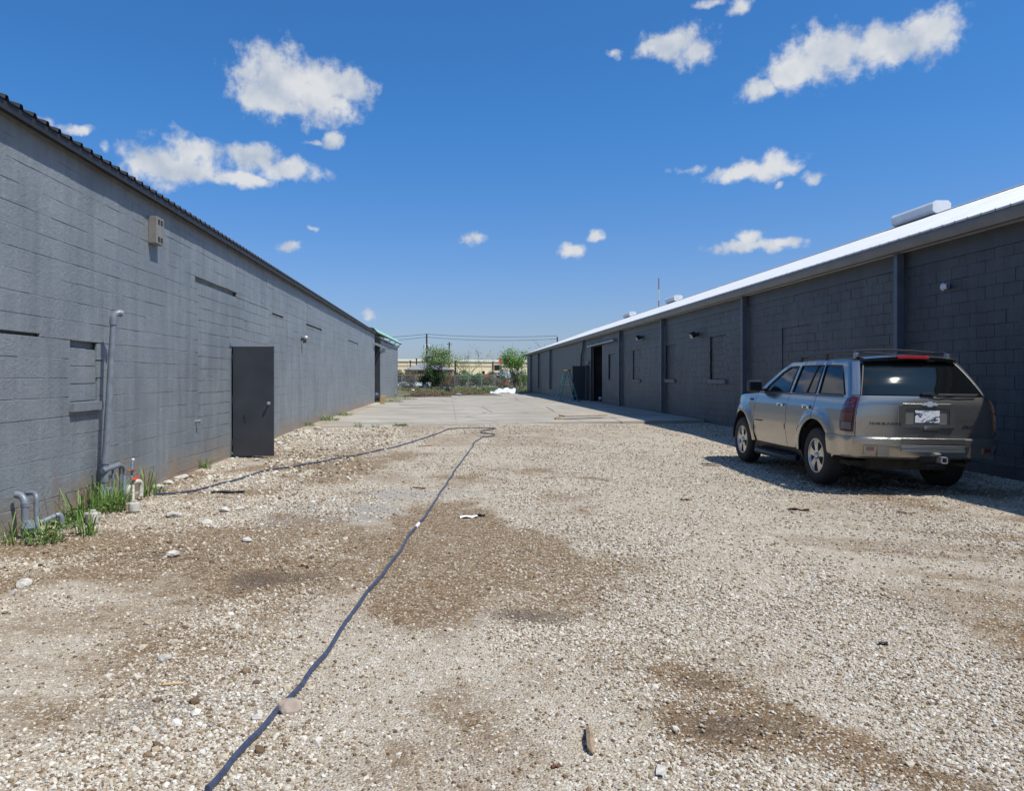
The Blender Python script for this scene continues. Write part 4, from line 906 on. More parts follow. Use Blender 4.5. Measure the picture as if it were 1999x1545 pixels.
    for i in range(6):
        j = (i+1) % 6; f0, f1 = fr[i], fr[j]; g0, g1 = iw[i], iw[j]
        b.add([(f0[0], Y0+.012, f0[1]), (f1[0], Y0+.012, f1[1]), (f1[0]*.97, Y0-.024, 1.02+(f1[1]-1.02)*.95), (f0[0]*.97, Y0-.024, 1.02+(f0[1]-1.02)*.95), (g0[0], Y0-.022, g0[1]), (g1[0], Y0-.022, g1[1]), (g1[0], Y0-.004, g1[1]), (g0[0], Y0-.004, g0[1])], [(0,1,2,3), (3,2,5,4), (4,5,6,7)])
    b.build('plate_surround', M['paint'], tg, 25, local=True)
    b = MB(); b.prism([(x, Y0-.0045, z) for x, z in iw], (0, .002, 0)); b.build('plate_recess', mat('recess_grey', (.13,.125,.115), .5), tg, local=True)
    b = MB(); b.cbox((0, Y0-.012, 1.01), (.305, .004, .155), bev=.0015); pl = b.build('licence_plate', make_plate(), tg, local=True)
    b = MB(); b.cbox((.05, Y0-.025, .868), (.20, .03, .05), bev=.014); b.cbox((.05, Y0-.03, .845), (.17, .012, .02), bev=.004); b.build('tailgate_handle', M['paint'], tg, 40, local=True)
    b = MB(); b.box(-.035, .135, Y0-.022, Y0-.012, .822, .836); b.build('handle_slot', M['seam'], tg, local=True)
    b = MB(); e = [(-.095,-.018),(-.028,-.018),(-.028,-.034),(.028,-.034),(.028,-.018),(.095,-.018),(.075,.018),(.028,.018),(.028,.034),(-.028,.034),(-.028,.018),(-.075,.018)]
    b.prism([(x+.02, Y0-.034, 1.168+z) for x, z in e], (0, .012, 0)); b.build('emblem', mat('bright_emblem', (.55,.62,.72), .35, .4), tg, local=True)
    pw_ = P(0, 1.262, True)
    b = MB(); b.cbox((.03, pw_.y-.012, 1.292), (.17, .035, .04), bev=.015); b.build('wiper_cap', M['black_plastic'], car, 40, local=True)
    b = MB(); wpts = [P(u, z, True, .03, 1) for u, z in ((.06,1.262),(.18,1.255),(.30,1.262),(.42,1.255),(.66,1.258))]; b.tube(wpts, .008, 6); wb = [P(u, 1.275+.004*u, True, .022, 1) for u in (.16,.35,.55,.70)]; b.tube(wb, .011, 5); b.build('wiper', M['black_plastic'], car, local=True)
    def letters(txt, x, z, h, w):
        cu = bpy.data.curves.new('t', 'FONT'); cu.body = txt; cu.size = 1; cu.extrude = .08; ob = bpy.data.objects.new('t', cu)
        me = bpy.data.meshes.new_from_object(ob); co = np.array([v.co[:] for v in me.vertices]); bpy.data.objects.remove(ob)
        lo, hi = co.min(0), co.max(0); sx, sz = w/(hi[0]-lo[0]), h/(hi[1]-lo[1])
        b = MB(); b.add([(x+(c[0]-lo[0])*sx, P(abs(x+(c[0]-lo[0])*sx)*.72/.78, z).y-.006-(c[2]-lo[2])*.03, z+(c[1]-lo[1])*sz) for c in co], [tuple(p.vertices) for p in me.polygons])
        b.build('badge_lettering', M['badge'], tg, local=True)
    letters('TRAILBLAZER', -.70, .895, .032, .35); letters('4X4', .45, .875, .034, .13)
    # rear bumper: stepped, with centre section, pads and reflectors
    def ring(z, out, umax, n=40):
        r_ = []
        for k in range(n+1):
            q = k/n*2-1; u = abs(q)*umax; p = P(u, z, False, out*(1-.85*float(sm(.66, .98, u)))+.006); r_.append((math.copysign(abs(p.x), q), p.y, p.z))
        return r_
    lv = [(.745,.004,1.36),(.742,.075,1.36),(.725,.098,1.36),(.655,.102,1.36),(.64,.088,1.36),(.56,.082,1.36),(.50,.06,1.36),(.47,.02,1.34)]
    rows = [ring(*q) for q in lv]; b = MB(); n = len(rows[0])
    b.add([p for r_ in rows for p in r_], [(i*n+j, i*n+j+1, (i+1)*n+j+1, (i+1)*n+j) for i in range(len(rows)-1) for j in range(n-1)])
    bp = b.build('rear_bumper', M['paint'], car, 28, local=True)
    def bpad(nm, x0, x1, z0, z1, out, mt, par, nn=6):
        b = MB(); fr_ = []
        for k in range(nn+1):
            x = x0+(x1-x0)*k/nn; p = P(min(abs(x)*.72/.775, .95), .6, False, 0); fr_.append((x, p.y-out))
        b.add([(x, y, z0) for x, y in fr_]+[(x, y, z1) for x, y in fr_]+[(x, y+.05, z0) for x, y in fr_]+[(x, y+.05, z1) for x, y in fr_],
              [(k, k+1, nn+2+k, nn+1+k) for k in range(nn)]+[(nn+1+k, nn+2+k, 3*nn+4+k, 3*nn+3+k) for k in range(nn)]+[(k, k+1, 2*nn+3+k, 2*nn+2+k) for k in range(nn)]+[(0, nn+1, 3*nn+3, 2*nn+2), (nn, 2*nn+1, 4*nn+3, 3*nn+2)])
        return b.build(nm, mt, par, 25, local=True)
    for i, (z0, z1, o_) in enumerate(((.672,.735,.118),(.612,.640,.112),(.570,.602,.120))): bpad('step_ledge', -.36, .42, z0, z1, o_, M['alloy'] if i else M['paint'], bp)
    for s in (-1, 1):
        bpad('bumper_pad', *sorted((s*.50, s*.64)), .50, .645, .104, M['paint'], bp, 3)
        bpad('reflector_bezel', *sorted((s*.665, s*.80)), .52, .64, .098, M['paint'], bp, 3); bpad('reflector', *sorted((s*.68, s*.77)), .575, .62, .104, M['lens_red'], bp, 3)
    # tow hitch, exhaust, axle, underbody
    b = MB(); b.cbox((.07, .06, .475), (.36, .06, .06)); b.cbox((.07, .05, .40), (.2, .02, .03)); hi = b.build('tow_hitch', M['black_plastic'], car, local=True)
    b = MB()
    for dx, dz, w_, h_ in ((0,.034,.08,.012),(0,-.034,.08,.012),(.034,0,.012,.08),(-.034,0,.012,.08)): b.cbox((.13+dx, .0, .475+dz), (w_, .14, h_))
    b.build('hitch_receiver', M['galv'], hi, local=True)
    b = MB(); b.tube([(.5, .08, .40), (.5, .6, .42), (.3, 1.6, .40)], .03, 8); b.build('exhaust_pipe', M['under'], car, True, local=True)
    b = MB(); b.tube([(-.75, 1.13, .375), (.75, 1.13, .375)], .05, 8); b.lathe([(0,-.14),(.10,-.12),(.14,0),(.10,.12),(0,.14)], 14, 'X', (0, 1.13, .375)); b.build('rear_axle', M['under'], car, True, local=True)
    b = MB(); b.cbox((-.05, .62, .40), (1.0, .5, .2), bev=.05); b.build('spare_wheel_tray', M['under'], car, 40, local=True)
    # cabin: dark floor, seats with headrests, dashboard, wheel
    b = MB(); b.box(-.84, .84, .4, 3.4, .9, .93); b.box(-.80, .80, 3.05, 3.35, .93, 1.26); b.box(-.84, .84, .45, .5, .93, 1.30); b.build('dashboard', M['seat'], car, local=True)
    for s in (-.40, .40):
        for yy in (2.15, 1.35):
            b = MB(); b.cbox((s, yy, 1.20), (.5, .16, .62), rot=Matrix.Rotation(R(12), 3, 'X'), bev=.05); b.cbox((s, yy-.09, 1.57), (.27, .11, .17), bev=.04); b.build('seat', M['seat'], car, 50, local=True)
    b = MB(); b.tube([(-.40+.18*math.cos(t), 2.88-.06*math.sin(t), 1.20+.17*math.sin(t)) for t in [2*math.pi*i/20 for i in range(21)]], .015, 6); b.build('steering_wheel', M['black_plastic'], car, True, local=True)
    return car
T = 1.695; BL = 1.238
build_car()
# ------------------------------------------------------------------ pipes along the left wall
def zpx(py, Y): return CH+(CY-py)/F*Y
def vent_pipe():
    g = float(gz(-3.9, 8.95)); t = thing('vent_pipe', 'tall grey vent pipe with an elbow on top leaning against the left wall', 'pipe', (-4.0, 8.95, g))
    b = MB(); b.tube([(-4.01, 8.9, g-.05), (-3.97, 8.95, .9), (-3.92, 9.0, 2.16)], [.042, .040, .036], 12); b.build('pipe', M['pipe'], t, True)
    b = MB(); b.tube([(-3.922, 8.995, 2.12), (-3.92, 9.0, 2.2), (-3.905, 9.02, 2.25), (-3.87, 9.05, 2.265), (-3.85, 9.07, 2.255)], [.043, .044, .043, .042, .043], 12); b.build('elbow', M['pipe'], t, True)
    for z in (.32, .53): b = MB(); c = Vector((-4.01+.04*(z-g)/.9, 8.9+.05*(z-g)/.9, z)); b.tube([c-Vector((0,0,.03)), c+Vector((0,0,.03))], .050, 12); b.build('coupling', M['pipe'], t, True)
vent_pipe()
def pl(pts, r, name, m, par, n=10):
    b = MB(); b.tube(pts, r, n); return b.build(name, m, par, True)
def arcpts(a, b, c, n=5):                         # rounded corner a-b-c
    a, b, c = Vector(a), Vector(b), Vector(c); return [a*(1-t)**2+b*2*t*(1-t)+c*t*t for t in [i/n for i in range(n+1)]]
def wp(px, py, off): # point standing 'off' metres out from the left wall
    X = XL+off; Y = X*F/(px-CX); return Vector((X, Y, zpx(py, Y)))
def drains():
    # cut-off bend and hoop of grey pipe at the near end
    a = wp(52, 1040, .16); t = thing('drain_pipes', 'pair of grey bent drain pipes rising by the wall at the picture edge', 'pipe', (a.x, a.y, float(gz(a.x, a.y))))
    p1 = [wp(50, 1048, .16), wp(49, 1000, .15)]+arcpts(wp(49, 985, .15), wp(48, 966, .13), wp(30, 966, .05)); pl(p1, .034, 'pipe_bend', M['pipe'], t)
    pl([wp(50, 1045, .16), wp(50, 1024, .16)], .043, 'coupling', M['pipe'], t); pl([wp(49.5, 990, .15), wp(49.5, 982, .15)], .041, 'coupling', M['pipe'], t)
    p2 = [wp(71, 1045, .2), wp(71, 975, .17)]+arcpts(wp(71, 972, .17), wp(70, 962, .15), wp(62, 963, .1), 4)+[wp(52, 964, .02)]; pl(p2, .023, 'pipe_hoop', M['pipe'], t)
    b = MB(); c = wp(56, 1030, .19); b.lathe([(0,-.07),(.05,-.06),(.075,0),(.05,.06),(0,.07)], 12, 'Z', c); b.build('trap', M['pipe'], t, True)
    p3 = [wp(78, 1022, .2), wp(108, 1008, .28)]+arcpts(wp(112, 1006, .3), wp(120, 1003, .33), wp(121, 1022, .33), 5); pl(p3, .028, 'low_branch', M['pipe'], t)
    # manifold beside the tall vent
    a = wp(230, 960, .12); t = thing('supply_manifold', 'grey and blue water pipe manifold at the foot of the tall vent pipe', 'pipe', (a.x, a.y, float(gz(a.x, a.y))))
    pl([wp(200, 920, .12), wp(232, 908, .17)], .032, 'header_pipe', M['pipe'], t); pl([wp(200, 937, .1), wp(222, 930, .1)], .02, 'lower_pipe', M['pipe'], t)
    pl(arcpts(wp(226, 909, .16), wp(241, 906, .18), wp(243, 918, .18))+[wp(243, 926, .18)], .024, 'elbow', M['pipe'], t)
    for x_, y0 in ((220, 912), (234, 910)): pl([wp(x_, y0, .14), wp(x_+1, 958, .14)], .014, 'riser', M['pipe'], t)
    pl([wp(243, 918, .18), wp(242, 962, .18)], .017, 'blue_riser', M['blue_pvc'], t); pl([wp(258, 900, .2), wp(257, 950, .2)], .016, 'blue_riser', M['blue_pvc'], t)
    pl([wp(246, 921, .18), wp(262, 919, .2)], .016, 'brass_valve', M['brass'], t); b = MB(); b.cbox(wp(260, 918, .22), (.05, .05, .02), bev=.005); b.build('valve_handle', M['brass'], t)
    pl([wp(259, 900, .2), wp(260, 897, .2)], .022, 'pipe_cap', M['white_pvc'], t)
    for x_ in (205, 212): pl([wp(x_, 990, .14)]+arcpts(wp(x_, 962, .13), wp(x_+2, 950, .13), wp(x_+6, 953, .15), 4)+[wp(x_+6, 990, .15)], .014, 'short_hoop', M['pipe'], t, 6)
    # white gooseneck
    a = wp(262, 975, .25); t = thing('white_gooseneck', 'dirty white plastic gooseneck pipe with a red handle among the weeds', 'pipe', (a.x, a.y, float(gz(a.x, a.y))))
    pl([wp(248, 985, .2), wp(249, 958, .22)]+arcpts(wp(250, 954, .22), wp(252, 949, .22), wp(259, 945, .26), 3)+arcpts(wp(266, 941, .3), wp(275, 937, .33), wp(276, 948, .33), 4)+[wp(275, 970, .34)], .028, 'pipe', M['white_pvc'], t)
    pl([wp(260, 976, .33), wp(260, 948, .30)], .017, 'drop_pipe', M['white_pvc'], t)
    b = MB(); c = wp(264, 935, .28); b.cbox(c, (.05, .16, .018), rot=Matrix.Rotation(R(8), 3, 'X'), bev=.006); b.build('red_handle', M['red'], t)
    # white clean-outs
    for (px_, py_, s_, lb) in ((181, 1012, 1.0, 'broken white plastic clean-out standing among weeds, the nearer one'), (262, 988, .95, 'white plastic clean-out with square cap below the white gooseneck')):
        c = gpx(px_, py_+14); c.z -= .02; r_ = .065*s_
        k = thing('cleanout', lb, 'clean-out', tuple(c), group='white clean-outs by the left wall')
        h = .15 if px_ < 200 else .14
        b = MB(); b.lathe([(r_*.78,0),(r_*.80,h*.3),(r_,h*.32),(r_*1.02,h*.8),(r_*.98,h*.92),(r_*.7,h),(0,h)], 14); b.build('body', M['white_pvc'], k, True, local=True)
        b = MB(); b.cbox((0, 0, h+.012), (.05, .05, .028), bev=.006); b.build('cap', M['white_pvc'], k, local=True)
        if px_ < 200:
            for q in range(4): b = MB(); t_ = q*1.6; b.cbox((r_*math.cos(t_), r_*math.sin(t_), h*.8), (.03, .03, .06), bev=.004); b.build('lug', M['white_pvc'], k, local=True)
drains()
# ------------------------------------------------------------------ weeds: grass tufts and leafy clumps
def blades(b, c, n, h, spread, rg, w=.0055, droop=.85):
    for i in range(int(n*.95)):
        a = rg.uniform(0, 6.28); r = spread*math.sqrt(rg.random()); p = Vector(c)+Vector((r*math.cos(a), r*math.sin(a), -.01)); hh = h*(.25+.95*rg.random()**1.6)
        out = Vector((math.cos(a+rg.uniform(-.8,.8)), math.sin(a+rg.uniform(-.8,.8)), 0))*hh*rg.uniform(.1, droop)*1.4
        sd = Vector((-out.y, out.x, 0)); sd = sd.normalized() if sd.length > 1e-4 else Vector((1,0,0)); ww = w*rg.uniform(.7, 1.3)
        q = [p, p+out*.18+Vector((0,0,hh*.5)), p+out*.55+Vector((0,0,hh*.88)), p+out*1.0+Vector((0,0,hh*(1-.35*rg.random())))]
        vs = []
        for k, pt in enumerate(q): kw = ww*(1, .9, .6, .08)[k]; vs += [pt-sd*kw, pt+sd*kw]
        b.add(vs, [(0,1,3,2), (2,3,5,4), (4,5,7,6)])
def leafy(b, c, n, h, spread, rg, s=.025):
    for i in range(n):
        a = rg.uniform(0, 6.28); r = spread*math.sqrt(rg.random()); z = h*rg.random()**.7*(1-.5*r/spread)
        p = Vector(c)+Vector((r*math.cos(a), r*math.sin(a), z)); u = Vector((rg.uniform(-1,1), rg.uniform(-1,1), rg.uniform(-.2,.7))).normalized(); v = u.orthogonal().normalized(); v = Matrix.Rotation(rg.uniform(0,6.28), 3, u) @ v; k = s*rg.uniform(.5,1.2)
        b.add([p, p+u*k+v*k*.45, p+u*k*2, p+u*k-v*k*.45], [(0,1,2,3)])
def weed(px, py, kind, n, h, sp, label, name='grass_tuft', cat='grass', seed=0, straw=False):
    rg = random.Random(seed*7+int(px)); c = gpx(px, py); b = MB(); t = thing(name, label, cat, tuple(c), group='weeds growing along the left wall' if px < 640 else 'weeds in the yard')
    if 'g' in kind: blades(b, c, n, h, sp, rg); b.build('blades', M['blade'], t)
    if 'l' in kind: b = MB(); leafy(b, c, int(n*2.6), h*.55, sp*1.05, rg); b.build('leaves', M['weed'], t)
    if straw: b = MB(); blades(b, c+Vector((.06, -.03, -.02)), int(n*.7), h*.22, sp*1.5, rg, droop=2.2); b.build('dead_stems', M['straw'], t)
weed(28, 1062, 'g', 46, .26, .14, 'loose grass tuft by the drain pipes at the picture edge', seed=1, straw=True)
weed(88, 1060, 'gl', 55, .24, .16, 'leggy green grass clump below the low branch pipe', seed=2, straw=True)
weed(118, 1035, 'l', 60, .26, .12, 'dark small-leaved weed around the end of the branch pipe', 'leafy_weed', 'weed', 3)
weed(158, 1022, 'gl', 90, .34, .17, 'bushy mixed weed clump behind the broken white clean-out', 'leafy_weed', 'weed', 4)
weed(170, 1045, 'g', 60, .22, .10, 'fresh grass tuft in front of the broken white clean-out', seed=5, straw=True)
weed(192, 992, 'gl', 90, .42, .16, 'tall grass clump around the foot of the vent pipe', seed=6)
weed(215, 1000, 'gl', 90, .36, .15, 'thick weed clump between the two white clean-outs', 'leafy_weed', 'weed', 7, True)
weed(240, 982, 'g', 50, .34, .12, 'grass tuft in front of the blue risers', seed=8)
weed(290, 968, 'g', 44, .42, .11, 'tall drooping grass tuft behind the white gooseneck', seed=9)
weed(312, 962, 'l', 22, .14, .08, 'low weed at the start of the blue hose', 'leafy_weed', 'weed', 10)
weed(400, 915, 'g', 60, .24, .10, 'small upright grass tuft against the wall left of the open door', seed=11)
weed(444, 893, 'g', 50, .20, .09, 'small grass tuft at the foot of the door hinge', seed=12)
weed(590, 832, 'gl', 80, .20, .35, 'weedy strip against the wall before the concrete apron', 'leafy_weed', 'weed', 13)
weed(640, 822, 'gl', 80, .24, .35, 'weed clump along the wall at the corner of the apron', 'leafy_weed', 'weed', 14)
weed(672, 812, 'gl', 60, .22, .35, 'weeds between wall and apron, halfway to the loading recess', 'leafy_weed', 'weed', 15)
weed(700, 834, 'g', 50, .17, .14, 'leftmost of three grass tufts on the front edge of the apron', seed=16)
weed(733, 835, 'g', 40, .12, .13, 'middle of three grass tufts on the front edge of the apron', seed=17)
weed(782, 833, 'gl', 60, .12, .22, 'rightmost of three grass tufts on the front edge of the apron', seed=18)
weed(1060, 826, 'g', 60, .06, .5, 'thin line of short grass on the apron edge near the plank', seed=19)
weed(760, 786, 'gl', 160, .3, .8, 'green weeds along the foot of the far wall past the recess', 'leafy_weed', 'weed', 20)
weed(785, 781, 'gl', 160, .32, 1.0, 'green weeds at the far corner of the left warehouse', 'leafy_weed', 'weed', 21)

# ------------------------------------------------------------------ hose across the yard
def smooth_path(pts, n=6):
    out = []
    for i in range(len(pts)-1):
        p0, p1, p2, p3 = pts[max(i-1,0)], pts[i], pts[i+1], pts[min(i+2, len(pts)-1)]
        for k in range(n):
            t = k/n; out.append(.5*((2*p1)+(p2-p0)*t+(2*p0-5*p1+4*p2-p3)*t*t+(3*p1-p0-3*p2+p3)*t**3))
    return out+[pts[-1]]
def hose():
    px = [(405,1552),(480,1465),(545,1392),(600,1330),(650,1262),(700,1185),(740,1135),(775,1088),(800,1048),(815,1030),(838,1000),(855,972),(870,950),(880,935),(884,930),(886,924),(893,914),(905,898),(915,884),(924,872),(925,866),(935,860),(942,855),(962,853),(963,849),(942,847),(941,843),(968,838.5),(930,837),(895,838),(870,842),(845,851),(825,858),(800,866),(765,876),(728,884),(700,890),(670,895),(640,901),(600,908),(560,915),(520,921),(490,930),(460,940),(430,947),(400,956),(375,962),(340,966),(300,968)]
    pts = smooth_path([gpx(x, y, .0) for x, y in px]); rg = random.Random(2); r = .0125
    out = []
    for i, p in enumerate(pts):
        n = .012*math.sin(i*.9)*(.3+rg.random()*.7); out.append(Vector((p.x+n*.6, p.y+n*.4, float(gz(p.x, p.y))+r+.004+.004*rg.random())))
    h = thing('hose', 'long dark blue hose snaking from the left wall across the gravel towards the camera', 'hose', tuple(out[20]))
    b = MB(); b.tube(out, r, 8); b.build('hose_line', M['hose'], h, True)
    k = min(range(len(out)), key=lambda i: (out[i]-gpx(815, 1030)).length); b = MB(); b.tube(out[k-1:k+2], r+.004, 8); b.build('tape_band', M['tape'], h, True)
hose()
# ------------------------------------------------------------------ stones, sticks and scraps one can pick out
def rock(px, py, s, label, m=None, flat=.62, seed=0, group=None):
    c = gpx(px, py); bm = bmesh.new(); bmesh.ops.create_icosphere(bm, subdivisions=2, radius=.5); rr = random.Random(seed+int(px)); ax = [Vector((rr.gauss(0,1), rr.gauss(0,1), rr.gauss(0,1))).normalized() for _ in range(9)]; dd = [rr.uniform(.28,.45) for _ in ax]
    for v in bm.verts:
        for a, d in zip(ax, dd):
            k = v.co.dot(a)
            if k > d: v.co -= a*(k-d)
    b = MB(); bm.verts.index_update(); [setattr(v, 'co', v.co*rr.uniform(.93, 1.07)) for v in bm.verts]; b.add([Vector((v.co.x*s*1.15, v.co.y*s, v.co.z*s*flat))+c+Vector((0,0,s*flat*.22)) for v in bm.verts], [[v.index for v in f.verts] for f in bm.faces]); bm.free()
    tag(b.build('rock', m or M['rock'], None), label, 'rock', group)
rock(566, 1390, .10, 'chunky tan rock lying against the blue hose near the camera', mat('tan_rock', (.36,.29,.23), .9, var=.2, vscale=20, bump=.4), .85)
rock(503, 1405, .055, 'small grey stone just left of the blue hose near the camera')
rock(440, 1000, .13, 'rounded pale stone on the dirt below the hose end')
rock(468, 997, .12, 'rounded pale stone right of its twin below the hose end')
rock(340, 1010, .15, 'flat pale stone on the dirt in front of the white clean-outs')
rock(403, 1024, .12, 'white stone lying alone left of the grey gravel patch')
rock(483, 1058, .10, 'bright white stone on the brown dirt left of the hose')
rock(337, 1086, .11, 'cream stone beside the long dark twig')
rock(46, 1145, .13, 'pale flat rock near the left picture edge')
rock(320, 1290, .07, 'pale chip of stone on the bare brown patch')
rock(1090, 822, .28, 'rusty brown lump at the left end of the plank', M['stick'], .9)
PLACES = ('just right of the open door', 'against the wall behind the open door edge', 'largest beside the weeds before the apron', 'between the door and the weedy strip', 'at the near left corner of the apron', 'out on the gravel near the apron corner', 'at the foot of the open door leaf', 'where the hose meets the wall, far one', 'where the hose meets the wall, middle one', 'where the hose meets the wall, near one', 'under the lower edge of the open door')
for i, (x, y, s) in enumerate(((560,878,.16),(545,868,.2),(600,845,.22),(575,852,.18),(620,838,.22),(640,848,.14),(530,882,.16),(355,935,.2),(330,945,.16),(310,955,.18),(500,900,.14))):
    rock(x, y, s, 'pale stone along the left wall, '+PLACES[i], seed=i, flat=.5, group='stones along the left wall')
def stick(name, pts, r, m, label, cat, n=6):
    b = MB(); b.tube(pts, r, n); return tag(b.build(name, m, None, True), label, cat)
def gp(px, py, dz): p = gpx(px, py); return p+Vector((0,0,dz))
stick('dead_branch', [gp(1148, 1428, .012), gp(1151, 1450, .03), gp(1153, 1470, .02), gp(1158, 1478, .012)], [.011,.016,.017,.006], M['stick'], 'stub of weathered branch lying on the gravel in the foreground', 'branch')
stick('twig', [gp(350, 1094, .01), gp(370, 1092, .018), gp(390, 1093, .01)], .009, M['stick'], 'long dark twig on the brown dirt at left', 'twig')
stick('twig', [gp(318, 1341, .008), gp(345, 1340, .012), gp(358, 1338, .008)], .006, M['plywood'], 'thin orange wood sliver on the gravel at left', 'twig')
stick('twig', [gp(818, 873, .01), gp(832, 872, .02), gp(846, 871, .01)], .02, M['stick'], 'dark twig between the two legs of the hose', 'twig')
stick('twig', [gp(1372, 911, .01), gp(1390, 911, .015), gp(1402, 910, .01)], .014, M['stick'], 'twig beside the tip of the car shadow', 'twig')
stick('twig', [gp(620, 879, .01), gp(632, 881, .02)], .03, M['stick'], 'short dark stick on the gravel right of the open door', 'twig')
stick('twig', [gp(805, 953, .01), gp(830, 956, .016)], .013, M['stick'], 'little stick on the gravel left of the hose bend', 'twig')
stick('twig', [gp(1752, 1001, .01), gp(1770, 1006, .02), gp(1790, 1002, .01)], .008, M['stick'], 'curved dry twig on the gravel behind the car', 'twig')
stick('twig', [gp(1190, 1307, .006), gp(1210, 1310, .010)], .004, M['stick'], 'tiny thin twig on the gravel in the middle foreground', 'twig')
def scrap(px, py, w, l, ang, m, label, name='scrap', cat='scrap', h=.012, curl=.02):
    c = gpx(px, py); b = MB(); rot = Matrix.Rotation(R(ang), 3, 'Z')
    top = lambda a, q: c+rot @ Vector(((a-.5)*l, (q-.5)*w*(1-.4*abs(a-.5)), .001+h+curl*abs(math.sin(a*5+q*3))))
    b.grid(top, 6, 4); b.grid(lambda a, q: top(a, q)-Vector((0,0,h)), 6, 4); tag(b.build(name, m, None), label, cat)
scrap(445, 963, .12, .42, 5, M['dark'], 'black crumpled strip lying beside the hose near the wall', h=.006)
scrap(1560, 997, .10, .22, -30, M['stick'], 'dark weathered wood scrap on the gravel behind the car')
scrap(915, 1012, .10, .20, 10, M['tape'], 'torn pale paper scrap right of the hose', h=.004); scrap(938, 1009, .06, .10, -20, M['dark'], 'dark crumpled foil scrap beside the torn paper', h=.006)
scrap(1290, 1512, .035, .08, 70, M['rock'], 'pale flat stone chip standing out in the foreground right of the branch', 'stone_chip', 'stone', .012, .004)
scrap(1085, 1500, .022, .035, 20, mat('rust_leaf', (.16,.065,.035), .8), 'rust red dry leaf on the gravel in the bottom foreground', 'dry_leaf', 'leaf', .003, .008)
scrap(1340, 977, .10, .14, 15, M['stick'], 'brown leaf litter scrap on pale gravel left of the car', h=.005)
scrap(1724, 1260, .03, .06, 0, M['dark'], 'small black chip on the gravel right of the middle', 'scrap', 'scrap', .01, .004)
# plank on the apron edge and the board leaning in the recess
a, c = gpx(1098, 822), gpx(1182, 820); b = MB(); d = (c-a); ang = math.atan2(d.y, d.x)
b.cbox((a+c)/2+Vector((0, .15, .16)), (d.length, .34, .05), rot=Matrix.Rotation(ang, 3, 'Z') @ Matrix.Rotation(R(3), 3, 'X'), bev=.008); tag(b.build('plank', M['plank'], None), 'old sandy plank lying on the front edge of the concrete apron', 'plank')
b = MB(); p = gpx(747, 790); b.cbox(p+Vector((0, 0, .22)), (.26, .05, .46), rot=Matrix.Rotation(R(8), 3, 'Y') @ Matrix.Rotation(R(10), 3, 'X'), bev=.005); tag(b.build('board', M['plywood'], None), 'short piece of bare plywood stood up beside the loading recess', 'board')
t = thing('rubbish_heap', 'dark bin bag and rags heaped inside the loading recess', 'rubbish', (-4.25, 43.6, .1)); rg = random.Random(1)
for k in range(4):
    bm = bmesh.new(); bmesh.ops.create_icosphere(bm, subdivisions=2, radius=.22)
    for v in bm.verts: v.co *= rg.uniform(.8, 1.15)
    b = MB(); bm.verts.index_update(); b.add([v.co+Vector((rg.uniform(-.05,.05)*0+(-.1+.12*k), -.2+.2*k, .12+.13*(k % 3))) for v in bm.verts], [[v.index for v in f.verts] for f in bm.faces]); bm.free(); b.build('bag' if k < 3 else 'rag', M['dark'] if k < 2 else M['trim_dark'], t, 60, local=True)
# ------------------------------------------------------------------ stepladder and paint things by the right doorway
def ladder():
    M['fibre'] = mat('teal_fibreglass', (.10,.30,.28), .5); M['al'] = mat('worn_aluminium_step', (.60,.50,.45), .6, 0); M['orange'] = mat('orange_plastic_top', (.62,.36,.10), .5)
    z = SLAB_Z; L = thing('stepladder', 'teal fibreglass stepladder with orange top standing on the apron by the right doors', 'ladder', (7.1, 46.3, z), (0, 0, R(-32)))
    H = 1.83
    fr = lambda s, t: Vector((.62-.50*t, s*(.30-.13*t), H*t)); bk = lambda s, t: Vector((-.55+.53*t, s*(.28-.12*t), H*t))
    for s in (-1, 1):
        b = MB(); b.tube([fr(s, 0), fr(s, .97)], .045, 4); b.build('front_rail', M['fibre'], L, local=True)
        b = MB(); b.tube([bk(s, 0), bk(s, .95)], .038, 4); b.build('rear_rail', M['fibre'], L, local=True)
        b = MB(); b.tube([fr(s, .52), bk(s, .52)], .010, 4); b.build('spreader', M['al'], L, local=True)
    for t in (.15, .32, .49, .66, .83):
        a, c = fr(-1, t), fr(1, t); b = MB(); b.cbox((a+c)/2, (.10, (c-a).length, .03)); b.build('step', M['al'], L, local=True)
    for t in (.2, .5, .8): a, c = bk(-1, t), bk(1, t); b = MB(); b.cbox((a+c)/2, (.03, (c-a).length, .04)); b.build('rear_brace', M['al'], L, local=True)
    b = MB(); b.cbox((.06, 0, H+.0), (.30, .42, .07), bev=.015); b.build('top_cap', M['orange'], L, local=True)
ladder()
for i, (px_, py_, lb) in enumerate(((1153, 782, 'white and blue paint cup left of the dark doorway'), (1172, 785, 'white and blue paint cup at the right jamb of the dark doorway'))):
    Y = F*(CH-SLAB_Z)/(py_-CY); c = Vector(((px_-CX)/F*Y, Y, SLAB_Z)); k = thing('paint_cup', lb, 'cup', tuple(c), group='paint cups by the doorway')
    b = MB(); b.lathe([(0,0),(.075,0),(.085,.16),(.0,.16)], 14); b.build('lower_band', mat('blue_label', (.06,.12,.28), .5), k, True, local=True)
    b = MB(); b.lathe([(.085,.16),(.095,.27),(.10,.275),(.10,.285),(0,.285)], 14); b.build('upper_band', M['tape'], k, True, local=True)
t = thing('paint_rags', 'pale rags and painting litter on the apron in front of the right doors', 'litter', (7.3, 44.4, SLAB_Z)); rg = random.Random(6)
